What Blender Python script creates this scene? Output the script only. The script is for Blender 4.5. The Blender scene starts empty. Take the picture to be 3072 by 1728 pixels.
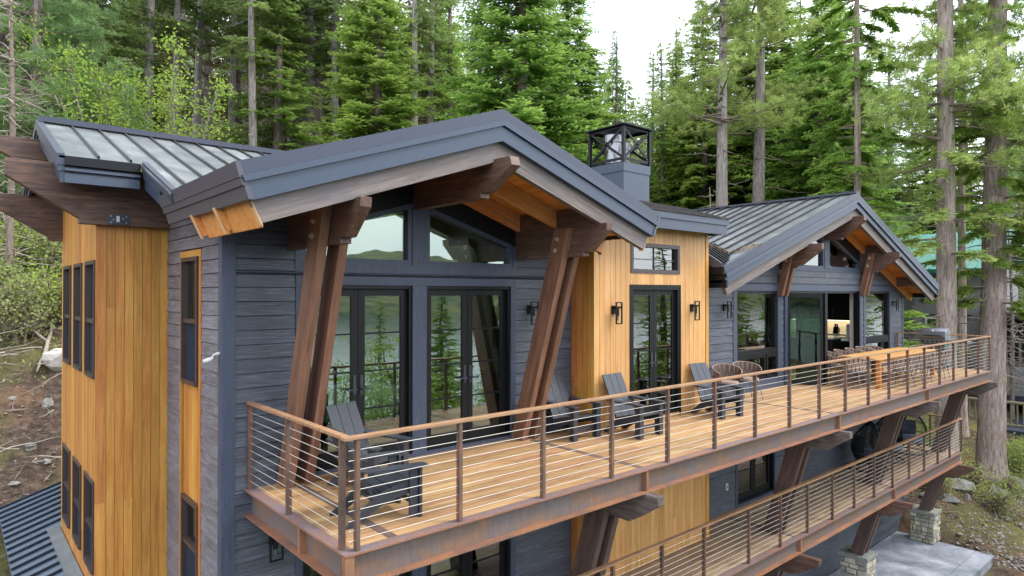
import bpy, math, random
import numpy as np
from mathutils import Vector, Matrix

random.seed(7)
RNG = np.random.default_rng(7)
scene = bpy.context.scene
col = scene.collection
R = math.radians

# ------------------------------------------------------------------ camera
cam_d = bpy.data.cameras.new('camera')
cam = bpy.data.objects.new('camera', cam_d)
col.objects.link(cam)
cam_d.sensor_width = 36.0
cam_d.lens = 1949.0 / 3072.0 * 36.0
cam_d.clip_start = 0.1
cam_d.clip_end = 3000
CAM = Vector((-2.714, -5.453, 2.39))
cam.location = CAM
cam.rotation_euler = (R(90 + 0.41), 0, R(-40.85))
scene.camera = cam

# ------------------------------------------------------------------ world and sun
SUN_EL, SUN_AZ = R(52), R(-42)          # azimuth measured from +X towards +Y
w = bpy.data.worlds.new('World')
scene.world = w
w.use_nodes = True
wn, wl = w.node_tree.nodes, w.node_tree.links
wn.clear()
out = wn.new('ShaderNodeOutputWorld')
bg = wn.new('ShaderNodeBackground')
sky = wn.new('ShaderNodeTexSky')
sky.sky_type = 'NISHITA'
sky.sun_disc = False
sky.sun_elevation = SUN_EL
sky.sun_rotation = R(90) - SUN_AZ
sky.air_density = 1.0
sky.dust_density = 2.5
sky.ozone_density = 1.0
hs = wn.new('ShaderNodeHueSaturation')
hs.inputs['Saturation'].default_value = 0.34
# an even cover of thin cloud over the whole sky: pale grey-white with soft brighter and darker banks
tc = wn.new('ShaderNodeTexCoord')
mp = wn.new('ShaderNodeMapping'); mp.inputs['Scale'].default_value = (1.0, 1.0, 2.6)
nz = wn.new('ShaderNodeTexNoise'); nz.inputs['Scale'].default_value = 2.2; nz.inputs['Detail'].default_value = 7; nz.inputs['Roughness'].default_value = 0.55
cr = wn.new('ShaderNodeValToRGB')
cr.color_ramp.elements[0].position = 0.30; cr.color_ramp.elements[0].color = (0.80, 0.88, 1.0, 1)
cr.color_ramp.elements[1].position = 0.68; cr.color_ramp.elements[1].color = (1.25, 1.25, 1.25, 1)
cl = wn.new('ShaderNodeMix'); cl.data_type = 'RGBA'; cl.blend_type = 'MIX'; cl.inputs[0].default_value = 0.78
mu = wn.new('ShaderNodeMix'); mu.data_type = 'RGBA'; mu.blend_type = 'MULTIPLY'; mu.inputs[0].default_value = 1.0
flat = wn.new('ShaderNodeRGB'); flat.outputs[0].default_value = (9.0, 9.3, 9.9, 1)
wl.new(sky.outputs[0], hs.inputs['Color'])
wl.new(tc.outputs['Generated'], mp.inputs['Vector']); wl.new(mp.outputs[0], nz.inputs['Vector'])
wl.new(nz.outputs['Fac'], cr.inputs['Fac'])
wl.new(hs.outputs[0], cl.inputs[6]); wl.new(flat.outputs[0], cl.inputs[7])
wl.new(cl.outputs[2], mu.inputs[6]); wl.new(cr.outputs[0], mu.inputs[7])
wl.new(mu.outputs[2], bg.inputs['Color'])
bg.inputs['Strength'].default_value = 0.14
wl.new(bg.outputs[0], out.inputs['Surface'])

sun_d = bpy.data.lights.new('sun', 'SUN')
sun_d.energy = 1.25
sun_d.angle = R(13)
sun_d.color = (1.0, 0.95, 0.87)
sun = bpy.data.objects.new('sun', sun_d)
col.objects.link(sun)
sd = Vector((math.cos(SUN_EL) * math.cos(SUN_AZ), math.cos(SUN_EL) * math.sin(SUN_AZ), math.sin(SUN_EL)))
sun.rotation_euler = sd.to_track_quat('Z', 'Y').to_euler()
sun.location = (20, -20, 40)

vs = scene.view_settings
vs.view_transform = 'Standard'
vs.look = 'None'
vs.exposure = 1.2
vs.gamma = 1.0
vs.use_curve_mapping = False
scene.render.engine = 'CYCLES'
cy = scene.cycles
cy.use_denoising = True
cy.use_adaptive_sampling = True
cy.adaptive_threshold = 0.02
cy.max_bounces = 8
cy.diffuse_bounces = 3
cy.glossy_bounces = 3
cy.transmission_bounces = 6
cy.transparent_max_bounces = 12
cy.caustics_reflective = False
cy.caustics_refractive = False

# ------------------------------------------------------------------ object helpers
def link(name, mesh, parent=None):
    o = bpy.data.objects.new(name, mesh)
    col.objects.link(o)
    if parent is not None:
        o.parent = parent
        o.matrix_parent_inverse = PINV.get(parent.name, Matrix.Identity(4))
    return o
PINV = {}
def tag(o, label=None, cat=None, group=None, kind=None):
    if label: o['label'] = label
    if cat: o['category'] = cat
    if group: o['group'] = group
    if kind: o['kind'] = kind
    return o
def empty(name, loc=(0, 0, 0), label=None, cat=None, group=None, rz=0.0):
    o = bpy.data.objects.new(name, None)
    col.objects.link(o)
    o.empty_display_size = 0.1
    o.location = loc
    o.rotation_euler = (0, 0, rz)
    PINV[o.name] = (Matrix.Translation(Vector(loc)) @ Matrix.Rotation(rz, 4, 'Z')).inverted()
    return tag(o, label, cat, group)
def proto(name):
    """an Empty at the origin whose parts are modelled in its own coordinates"""
    return empty(name)
def copy_tree(root, loc, rz=0.0, label=None, cat=None, group=None, scale=None, first=False):
    if first:
        r = root
    else:
        r = root.copy(); col.objects.link(r)
        for ch in [c for c in root.children]:
            c = ch.copy(); col.objects.link(c); c.parent = r
            for g in [x for x in ch.children]:
                d = g.copy(); col.objects.link(d); d.parent = c
    r.location = loc
    r.rotation_euler = (0, 0, rz)
    if scale: r.scale = scale if not isinstance(scale, (int, float)) else (scale,) * 3
    return tag(r, label, cat, group)

class MB:
    def __init__(s):
        s.v = []; s.f = []
    def add(s, vs, fs):
        n = len(s.v)
        s.v.extend([tuple(map(float, p)) for p in vs])
        s.f.extend([tuple(i + n for i in f) for f in fs])
        return s
    def box(s, x0, x1, y0, y1, z0, z1):
        return s.add([(x0, y0, z0), (x1, y0, z0), (x1, y1, z0), (x0, y1, z0), (x0, y0, z1), (x1, y0, z1), (x1, y1, z1), (x0, y1, z1)],
                     [(0, 3, 2, 1), (4, 5, 6, 7), (0, 1, 5, 4), (1, 2, 6, 5), (2, 3, 7, 6), (3, 0, 4, 7)])
    def prism(s, poly, axis, a, b):
        """polygon extruded along an axis; poly is (y,z) for x, (x,z) for y, (x,y) for z"""
        def P(u, v, t):
            return (t, u, v) if axis == 'x' else ((u, t, v) if axis == 'y' else (u, v, t))
        area = sum(poly[i][0] * poly[(i + 1) % len(poly)][1] - poly[(i + 1) % len(poly)][0] * poly[i][1] for i in range(len(poly)))
        if (area < 0) != (axis == 'y'):
            poly = poly[::-1]
        n = len(poly)
        vs = [P(u, v, a) for u, v in poly] + [P(u, v, b) for u, v in poly]
        fs = [tuple(range(n))[::-1], tuple(range(n, 2 * n))] + [(i, (i + 1) % n, n + (i + 1) % n, n + i) for i in range(n)]
        return s.add(vs, fs)
    def bar(s, p0, p1, w, h, up=(0, 0, 1)):
        p0, p1, up = Vector(p0), Vector(p1), Vector(up)
        d = (p1 - p0).normalized()
        if abs(d.dot(up)) > 0.99: up = Vector((1, 0, 0))
        r = d.cross(up).normalized(); u = r.cross(d)
        vs = [p + r * (sx * w / 2) + u * (sz * h / 2) for p in (p0, p1) for sx, sz in ((-1, -1), (1, -1), (1, 1), (-1, 1))]
        return s.add(vs, [(0, 1, 2, 3), (7, 6, 5, 4), (0, 4, 5, 1), (1, 5, 6, 2), (2, 6, 7, 3), (3, 7, 4, 0)])
    def tube(s, pts, rad, n=6, cap=True):
        pts = [Vector(p) for p in pts]
        rs = rad if isinstance(rad, (list, tuple)) else [rad] * len(pts)
        base = len(s.v); ref = None
        for i, p in enumerate(pts):
            d = (pts[min(i + 1, len(pts) - 1)] - pts[max(i - 1, 0)])
            d = d.normalized() if d.length > 1e-9 else Vector((0, 0, 1))
            if ref is None or abs(d.dot(ref)) > 0.98:
                ref = Vector((0, 0, 1)) if abs(d.z) < 0.9 else Vector((1, 0, 0))
            a = d.cross(ref).normalized(); b = d.cross(a)
            ref = -b if False else ref
            for k in range(n):
                t = 2 * math.pi * k / n
                s.v.append(tuple(p + (a * math.cos(t) + b * math.sin(t)) * rs[i]))
        for i in range(len(pts) - 1):
            for k in range(n):
                q = base + i * n
                s.f.append((q + k, q + n + k, q + n + (k + 1) % n, q + (k + 1) % n))
        if cap:
            s.f.append(tuple(base + k for k in range(n)))
            s.f.append(tuple(base + (len(pts) - 1) * n + k for k in range(n))[::-1])
        return s
    def disc(s, c, r, z0, z1, n=20):
        return s.prism([(c[0] + r * math.cos(2 * math.pi * k / n), c[1] + r * math.sin(2 * math.pi * k / n)) for k in range(n)], 'z', z0, z1)
    def mesh(s, name, mat=None, smooth=False):
        m = bpy.data.meshes.new(name)
        m.from_pydata(s.v, [], s.f)
        if mat: m.materials.append(mat)
        if smooth: m.polygons.foreach_set('use_smooth', [True] * len(m.polygons))
        m.update()
        return m
    def build(s, name, mat, parent=None, smooth=False, bevel=0.0, kind=None, label=None):
        o = link(name, s.mesh(name, mat, smooth), parent)
        if bevel:
            b = o.modifiers.new('bevel', 'BEVEL'); b.width = bevel; b.segments = 2; b.limit_method = 'ANGLE'; b.angle_limit = R(40)
        if kind: o['kind'] = kind
        if label: o['label'] = label
        return o
def B(*a): return MB().box(*a)

def np_mesh(name, verts, faces, mat=None, smooth=False, attr=None):
    """verts (n,3), faces (m,k) arrays; attr: per-vertex float written as 'tip'"""
    m = bpy.data.meshes.new(name)
    verts = np.asarray(verts, np.float32); faces = np.asarray(faces, np.int32)
    k = faces.shape[1]
    m.vertices.add(len(verts)); m.vertices.foreach_set('co', verts.ravel())
    m.loops.add(faces.size); m.loops.foreach_set('vertex_index', faces.ravel())
    m.polygons.add(len(faces))
    m.polygons.foreach_set('loop_start', np.arange(0, faces.size, k, dtype=np.int32))
    m.polygons.foreach_set('loop_total', np.full(len(faces), k, np.int32))
    if smooth: m.polygons.foreach_set('use_smooth', np.ones(len(faces), bool))
    if mat: m.materials.append(mat)
    if attr is not None:
        a = m.attributes.new('tip', 'FLOAT', 'POINT'); a.data.foreach_set('value', np.asarray(attr, np.float32))
    m.update(calc_edges=True)
    m.validate()
    return m

# ------------------------------------------------------------------ materials
def lin(c):
    return tuple(((x / 255) / 12.92 if x / 255 <= 0.04045 else ((x / 255 + 0.055) / 1.055) ** 2.4) for x in c) + (1,)
class NT:
    def __init__(s, name):
        s.m = bpy.data.materials.new(name); s.m.use_nodes = True
        s.n, s.l = s.m.node_tree.nodes, s.m.node_tree.links
        s.b = s.n['Principled BSDF']; s.o = s.n['Material Output']
    def new(s, t, **kw):
        n = s.n.new('ShaderNode' + t)
        for k, v in kw.items(): setattr(n, k, v)
        return n
    def pos(s, scale=(1, 1, 1), rnd=True):
        g = s.new('NewGeometry'); m = s.new('VectorMath', operation='MULTIPLY')
        m.inputs[1].default_value = scale
        s.l.new(g.outputs['Position'], m.inputs[0])
        if not rnd: return m.outputs[0]
        oi = s.new('ObjectInfo'); sc = s.new('VectorMath', operation='SCALE'); sc.inputs[0].default_value = (37, 23, 51)
        s.l.new(oi.outputs['Random'], sc.inputs['Scale'])
        a = s.new('VectorMath', operation='ADD'); s.l.new(m.outputs[0], a.inputs[0]); s.l.new(sc.outputs[0], a.inputs[1])
        return a.outputs[0]
    def noise(s, vec, scale, detail=4, rough=0.55, dist=0.0):
        n = s.new('TexNoise'); n.inputs['Scale'].default_value = scale; n.inputs['Detail'].default_value = detail
        n.inputs['Roughness'].default_value = rough; n.inputs['Distortion'].default_value = dist
        s.l.new(vec, n.inputs['Vector']); return n.outputs['Fac']
    def ramp(s, fac, stops):
        r = s.new('ValToRGB'); e = r.color_ramp.elements
        while len(e) < len(stops): e.new(0.5)
        for i, (p, c) in enumerate(stops):
            e[i].position = p; e[i].color = c if len(c) == 4 else tuple(c) + (1,)
        s.l.new(fac, r.inputs['Fac']); return r.outputs[0]
    def mix(s, fac, a, b, blend='MIX'):
        m = s.new('Mix', data_type='RGBA', blend_type=blend)
        for i, v in ((0, fac), (6, a), (7, b)):
            if isinstance(v, (int, float, tuple)): m.inputs[i].default_value = v
            else: s.l.new(v, m.inputs[i])
        return m.outputs[2]
    def value(s, colr, amount, rand=None):
        """per-object brightness change"""
        oi = s.new('ObjectInfo'); mr = s.new('MapRange'); mr.inputs[3].default_value = 1 - amount; mr.inputs[4].default_value = 1 + amount
        s.l.new(oi.outputs['Random'], mr.inputs[0])
        h = s.new('HueSaturation'); s.l.new(mr.outputs[0], h.inputs['Value'])
        m2 = s.new('MapRange'); m2.inputs[3].default_value = 0.5 - 0.06 * amount; m2.inputs[4].default_value = 0.5 + 0.06 * amount
        fr_ = s.new('Math', operation='FRACT'); ml_ = s.new('Math', operation='MULTIPLY'); ml_.inputs[1].default_value = 17.3
        s.l.new(oi.outputs['Random'], ml_.inputs[0]); s.l.new(ml_.outputs[0], fr_.inputs[0]); s.l.new(fr_.outputs[0], m2.inputs[0]); s.l.new(m2.outputs[0], h.inputs['Hue'])
        if isinstance(colr, tuple): h.inputs['Color'].default_value = colr
        else: s.l.new(colr, h.inputs['Color'])
        return h.outputs[0]
    def bump(s, h, strength=0.3, dist=0.01):
        b = s.new('Bump'); b.inputs['Strength'].default_value = strength; b.inputs['Distance'].default_value = dist
        s.l.new(h, b.inputs['Height']); s.l.new(b.outputs[0], s.b.inputs['Normal'])
    def base(s, c, rough=0.6, metal=0.0, spec=0.5):
        if isinstance(c, tuple): s.b.inputs['Base Color'].default_value = c
        else: s.l.new(c, s.b.inputs['Base Color'])
        if isinstance(rough, (int, float)): s.b.inputs['Roughness'].default_value = rough
        else: s.l.new(rough, s.b.inputs['Roughness'])
        s.b.inputs['Metallic'].default_value = metal
        s.b.inputs['Specular IOR Level'].default_value = spec
        return s.m
def plain(name, c, rough=0.6, metal=0.0, spec=0.5, var=0.06):
    t = NT(name); n = t.noise(t.pos(), 7, 3)
    k = t.mix(n, tuple(x * (1 - var * 1.6) for x in c[:3]) + (1,), tuple(min(1, x * (1 + var * 1.6)) for x in c[:3]) + (1,))
    return t.base(k, rough, metal, spec)
def wood(name, dark, mid, light, along, freq=9.0, stretch=14.0, rough=0.55, vary=0.18, bump=0.15, stain=None, spec=0.4, rot=None):
    """grain running along 'x', 'y' or 'z' (or any mix of them as a scale vector)"""
    t = NT(name)
    sc = {'x': (1 / stretch, 1, 1), 'y': (1, 1 / stretch, 1), 'z': (1, 1, 1 / stretch)}[along] if isinstance(along, str) else along
    p = t.pos(sc)
    if rot:        # grain following a sloping member: turn the coordinates about an axis first
        gm = t.new('NewGeometry'); vr = t.new('VectorRotate', rotation_type=rot[0] + '_AXIS'); vr.inputs['Angle'].default_value = rot[1]
        t.l.new(gm.outputs['Position'], vr.inputs['Vector'])
        ms = t.new('VectorMath', operation='MULTIPLY'); ms.inputs[1].default_value = sc; t.l.new(vr.outputs[0], ms.inputs[0])
        oi_ = t.new('ObjectInfo'); s_ = t.new('VectorMath', operation='SCALE'); s_.inputs[0].default_value = (37, 23, 51); t.l.new(oi_.outputs['Random'], s_.inputs['Scale'])
        ad_ = t.new('VectorMath', operation='ADD'); t.l.new(ms.outputs[0], ad_.inputs[0]); t.l.new(s_.outputs[0], ad_.inputs[1]); p = ad_.outputs[0]
    g = t.noise(p, freq * 2.2, 6, 0.65, 0.6)
    c = t.ramp(g, [(0.28, dark), (0.5, mid), (0.74, light)])
    big = t.noise(t.pos(), 1.3, 4)
    c = t.mix(t.ramp(big, [(0.35, (0, 0, 0)), (0.75, (0.6, 0.6, 0.6))]), c, stain or dark)
    fine = t.noise(p, freq * 9, 3)
    c = t.mix(0.22, c, t.ramp(fine, [(0.3, (0.35, 0.35, 0.35)), (0.7, (1, 1, 1))]), 'MULTIPLY')
    c = t.value(c, vary)
    if bump: t.bump(g, bump, 0.004)
    return t.base(c, rough, 0, spec)

M = {}
M['siding'] = wood('siding_paint', lin((54, 57, 65)), lin((77, 81, 91)), lin((116, 121, 132)), 'x', 30, 26, 0.5, 0.14, 0.40, lin((66, 70, 80)))
M['siding_side'] = wood('siding_paint_weathered_side_light', lin((74, 70, 73)), lin((100, 95, 99)), lin((142, 139, 146)), 'y', 20, 16, 0.55, 0.10, 0.35, lin((130, 128, 136)))  # same paint as the front; browner side light painted in, over whitish weathering
M['trim'] = wood('trim_paint', lin((60, 67, 83)), lin((68, 76, 94)), lin((78, 87, 105)), 'z', 12, 10, 0.45, 0.05, 0.08)
M['fascia'] = plain('fascia_paint', lin((54, 65, 82)), 0.36, 0.0, 0.5, 0.06)
M['fascia_side'] = plain('fascia_paint_side_light', lin((76, 73, 82)), 0.4, 0.0, 0.5, 0.05)  # the fascia paint again, with the side's duller light put into its colour
M['flash'] = plain('flashing_metal', lin((56, 61, 75)), 0.36, 0.2, 0.5, 0.05)
M['dark'] = plain('black_paint', lin((19, 21, 23)), 0.45, 0, 0.25)
M['black'] = plain('black_metal', lin((15, 16, 18)), 0.42, 0.1, 0.3)
M['bronze'] = plain('bronze_frame', lin((66, 54, 52)), 0.4)
M['screen'] = plain('insect_screen', lin((52, 56, 64)), 0.7)
M['cedar'] = wood('cedar_boards', lin((158, 98, 44)), lin((196, 137, 66)), lin((214, 161, 90)), 'z', 9, 18, 0.45, 0.20, 0.10, lin((176, 114, 52)))
M['cedar_front'] = wood('cedar_boards_pale', lin((178, 124, 70)), lin((205, 157, 98)), lin((219, 178, 122)), 'z', 9, 18, 0.45, 0.13, 0.10, lin((192, 140, 82)))
M['timber'] = wood('timber_stained', lin((66, 48, 40)), lin((104, 78, 65)), lin((136, 108, 92)), 'y', 9, 10, 0.5, 0.12, 0.2, lin((80, 62, 56)))
M['timber_x'] = wood('timber_stained_long', lin((48, 34, 28)), lin((100, 72, 54)), lin((142, 110, 88)), 'x', 10, 11, 0.5, 0.12, 0.25, lin((64, 58, 60)))
M['timber_post'] = wood('timber_post_stain', lin((90, 60, 44)), lin((122, 86, 66)), lin((150, 114, 92)), 'z', 9, 16, 0.5, 0.08, 0.2, lin((104, 76, 60)), 0.4, ('X', R(-17.3)))
M['barge'] = None; M['barge'], M['barge_r'] = [wood('timber_weathered', lin((88, 76, 68)), lin((122, 108, 98)), lin((152, 140, 130)), 'x', 12, 18, 0.6, 0.05, 0.2, lin((106, 104, 111)), 0.4, ('Y', a)) for a in (R(18.5), R(-18.5))]
M['fir'] = None; M['fir'], M['fir_r'] = [wood('fir_rafter', lin((200, 124, 60)), lin((224, 154, 86)), lin((236, 184, 124)), 'x', 7, 12, 0.5, 0.10, 0.08, lin((200, 120, 56)), 0.4, ('Y', a)) for a in (R(18.5), R(-18.5))]
M['soffit'] = wood('fir_soffit', lin((204, 124, 58)), lin((228, 154, 82)), lin((238, 178, 108)), 'y', 7, 12, 0.5, 0.14, 0.1)
M['fir_end'] = plain('fir_end_grain', lin((206, 164, 116)), 0.7, 0, 0.2, 0.1)
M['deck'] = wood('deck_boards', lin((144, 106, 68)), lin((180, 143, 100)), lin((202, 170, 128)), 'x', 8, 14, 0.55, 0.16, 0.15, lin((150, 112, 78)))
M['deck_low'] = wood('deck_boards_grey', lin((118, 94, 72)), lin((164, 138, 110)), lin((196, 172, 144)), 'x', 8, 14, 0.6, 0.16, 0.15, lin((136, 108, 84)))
def rust(name, steel, brown, orange, amount=0.5):
    t = NT(name)
    n = t.noise(t.pos((1, 1, 1.6)), 2.3, 8, 0.62, 0.3)
    n2 = t.noise(t.pos((1, 1, 0.25)), 24, 5, 0.7)
    c = t.ramp(n, [(0.30, steel), (0.30 + 0.22 * (1 - amount) + 0.08, brown), (0.82, orange)])
    c = t.mix(0.45, c, t.ramp(n2, [(0.3, (0.55, 0.5, 0.5)), (0.65, (1, 1, 1))]), 'MULTIPLY')
    c = t.value(c, 0.1)
    t.bump(n2, 0.2, 0.003)
    return t.base(c, 0.6, 0.15, 0.4)
M['girder'] = rust('girder_steel', lin((100, 98, 104)), lin((112, 95, 86)), lin((146, 100, 68)), 0.35)
M['flange'] = rust('flange_rust', lin((116, 92, 82)), lin((146, 104, 80)), lin((174, 120, 80)), 0.5)
M['flange_top'] = rust('flange_top_steel', lin((122, 114, 120)), lin((130, 108, 102)), lin((158, 112, 84)), 0.3)
M['post_steel'] = rust('post_steel', lin((84, 72, 68)), lin((108, 84, 72)), lin((146, 104, 76)), 0.4)
M['rail'] = wood('rail_cap', lin((134, 98, 72)), lin((160, 122, 88)), lin((182, 148, 112)), 'x', 6, 8, 0.5, 0.04, 0.1, lin((140, 106, 86)))
M['brace'] = wood('brace_timber', lin((64, 50, 46)), lin((90, 71, 64)), lin((116, 95, 86)), 'z', 8, 15, 0.5, 0.12, 0.15, lin((76, 66, 64)), 0.4, ('X', R(-16)))
M['knee'] = wood('knee_timber', lin((70, 60, 56)), lin((104, 92, 86)), lin((140, 132, 128)), 'y', 8, 7, 0.6, 0.10, 0.2)
M['cable'] = plain('steel_cable', lin((196, 190, 180)), 0.4, 0.3, 0.5, 0.02)
M['bolt'] = plain('galvanised_bolt', lin((190, 184, 170)), 0.35, 0.7)
def roof_mat():
    t = NT('roof_metal')
    n = t.noise(t.pos((1, 1, 1)), 1.1, 7, 0.62, 0.5)
    n2 = t.noise(t.pos((2.5, 0.6, 1)), 5, 5, 0.6)
    c = t.ramp(n, [(0.30, lin((78, 83, 86))), (0.5, lin((104, 109, 109))), (0.74, lin((146, 150, 147)))])
    c = t.mix(0.5, c, t.ramp(n2, [(0.35, (0.6, 0.6, 0.62)), (0.7, (1, 1, 1))]), 'MULTIPLY')
    r = t.ramp(n, [(0.3, (0.42,) * 3), (0.75, (0.62,) * 3)])
    return t.base(c, r, 0.35, 0.5)
M['roof'] = roof_mat()
def roof_dark():
    t = NT('roof_metal_dark')
    n = t.noise(t.pos((1, 1, 1)), 1.1, 7, 0.62, 0.5)
    c = t.ramp(n, [(0.28, lin((84, 88, 92))), (0.52, lin((102, 106, 108))), (0.78, lin((132, 135, 134)))])
    return t.base(c, t.ramp(n, [(0.3, (0.28,) * 3), (0.75, (0.46,) * 3)]), 0.35, 0.5)
M['roof_dark'] = roof_dark()
M['seam'] = plain('roof_seam', lin((44, 45, 50)), 0.35, 0.5)
M['awning'] = plain('awning_metal', lin((84, 98, 112)), 0.4, 0.4, 0.5, 0.12)
M['awning_rib'] = plain('awning_rib', lin((28, 36, 52)), 0.4, 0.3)
M['shingle'] = plain('asphalt_shingle', lin((62, 58, 58)), 0.9, 0, 0.2, 0.25)
def glass(name, tint, refl, rough=0.0):
    t = NT(name)
    t.n.remove(t.b)
    tr = t.new('BsdfTransparent'); tr.inputs[0].default_value = tint
    gl = t.new('BsdfGlossy'); gl.inputs['Roughness'].default_value = rough
    gl.inputs['Color'].default_value = (0.92, 0.96, 0.93, 1)
    fr = t.new('Fresnel'); fr.inputs['IOR'].default_value = 1.5
    mr = t.new('MapRange'); mr.inputs[1].default_value = 0.04; mr.inputs[2].default_value = 1.0; mr.inputs[3].default_value = refl; mr.inputs[4].default_value = 1.0
    wv = t.noise(t.pos((1, 1, 1)), 1.6, 2)
    bp = t.new('Bump'); bp.inputs['Strength'].default_value = 0.035; bp.inputs['Distance'].default_value = 0.05
    t.l.new(wv, bp.inputs['Height']); t.l.new(bp.outputs[0], gl.inputs['Normal'])
    t.l.new(fr.outputs[0], mr.inputs[0])
    mx = t.new('MixShader'); t.l.new(mr.outputs[0], mx.inputs[0]); t.l.new(tr.outputs[0], mx.inputs[1]); t.l.new(gl.outputs[0], mx.inputs[2])
    t.l.new(mx.outputs[0], t.o.inputs['Surface'])
    return t.m
M['glass'] = glass('window_glass', (0.56, 0.70, 0.60, 1), 0.17)
M['glass_green'] = glass('tinted_door_glass', (0.46, 0.74, 0.58, 1), 0.03)
M['plaster'] = plain('interior_plaster', lin((142, 134, 116)), 0.8, 0, 0.2, 0.02)
M['white'] = plain('white_paint', lin((203, 202, 198)), 0.5, 0, 0.4, 0.02)
M['intfloor'] = wood('interior_floor', lin((150, 112, 72)), lin((182, 142, 96)), lin((204, 168, 124)), 'x', 6, 10, 0.4, 0.08, 0.05)
M['curtain'] = plain('curtain_cloth', lin((214, 222, 214)), 0.9, 0, 0.1, 0.03)
M['linen'] = plain('bed_linen', lin((222, 226, 220)), 0.9, 0, 0.1, 0.03)
M['cushion'] = plain('cushion_cloth', lin((206, 214, 208)), 0.9, 0, 0.1, 0.08)
M['armchair'] = plain('armchair_cloth', lin((168, 196, 180)), 0.9, 0, 0.1, 0.05)
M['cabinet'] = plain('cabinet_dark', lin((30, 32, 38)), 0.45)
M['counter'] = plain('counter_stone', lin((198, 204, 206)), 0.25)
M['tile'] = plain('backsplash', lin((206, 196, 178)), 0.35)
M['ad'] = plain('recycled_plastic', lin((48, 50, 57)), 0.42, 0, 0.5, 0.12)
M['weave'] = plain('rope_weave', lin((150, 130, 118)), 0.85, 0, 0.2, 0.14)
M['weave_dark'] = plain('rope_weave_dark', lin((92, 77, 70)), 0.85, 0, 0.2, 0.14)
M['chairleg'] = plain('chair_leg', lin((92, 98, 108)), 0.4, 0.3)
M['teak'] = wood('teak', lin((180, 126, 66)), lin((206, 154, 90)), lin((222, 178, 118)), 'x', 7, 12, 0.45, 0.10, 0.08)
M['teak_z'] = wood('teak_leg', lin((150, 83, 29)), lin((177, 110, 46)), lin((192, 133, 68)), 'z', 7, 12, 0.45, 0.06, 0.08)
M['steel'] = plain('stainless_steel', lin((138, 140, 144)), 0.3, 0.9, 0.5, 0.03)
M['grillbody'] = plain('grill_body', lin((96, 108, 108)), 0.35, 0.5)
M['pod'] = plain('black_rattan', lin((22, 24, 30)), 0.4)
M['podcushion'] = plain('grey_cushion', lin((96, 102, 116)), 0.9, 0, 0.1, 0.08)
M['podcushion_dark'] = plain('charcoal_cushion', lin((66, 70, 82)), 0.9, 0, 0.1, 0.08)
# ------------------------------------------------------------------ terrain
_ty = np.array([-400, -40, -16, -12, 0, 4, 9, 12.3, 16, 22, 40, 70, 120, 260])
_tz = np.array([-14, -13, -10.2, -8.3, -5.75, -4.4, -2.9, -2.55, -0.9, 2.2, 9.2, 19.5, 33, 62])
def th(x, y):
    x = np.asarray(x, float); y = np.asarray(y, float)
    z = np.interp(y, _ty, _tz)
    far = np.clip((y - 10) / 20, 0, 1)
    z = z + far * (0.5 * np.sin(x * 0.21 + y * 0.13) + 0.35 * np.sin(x * 0.47 - y * 0.31 + 1.3)) + 0.08 * np.sin(x * 1.7 + 0.6 * y) * np.sin(y * 1.3 - 0.4 * x)
    # a level bench cut for the house and its patio
    cut = np.clip((22.1 - x) / 0.8, 0, 1) * np.clip((x + 0.6) / 1.5, 0, 1) * np.clip((4.5 - y) / 1.5, 0, 1) * np.clip((y + 3.0) / 2.5, 0, 1)
    z = z * (1 - cut) + np.minimum(z, -5.95) * cut
    # the slope falls off far along the shore
    z = z - np.clip((x - 45) / 120, 0, 1) * np.clip((y - 8) / 40, 0, 1) * 7.0
    return z
def ground_z(x, y): return float(th(x, y))
def axis(lo, hi, fine0, fine1, step):
    a = [fine0]
    while a[-1] < fine1: a.append(a[-1] + step)
    s = step
    while a[-1] < hi: s *= 1.12; a.append(a[-1] + s)
    s = step; b = [fine0]
    while b[-1] > lo: s *= 1.12; b.append(b[-1] - s)
    return np.array(b[::-1][:-1] + a)
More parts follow.
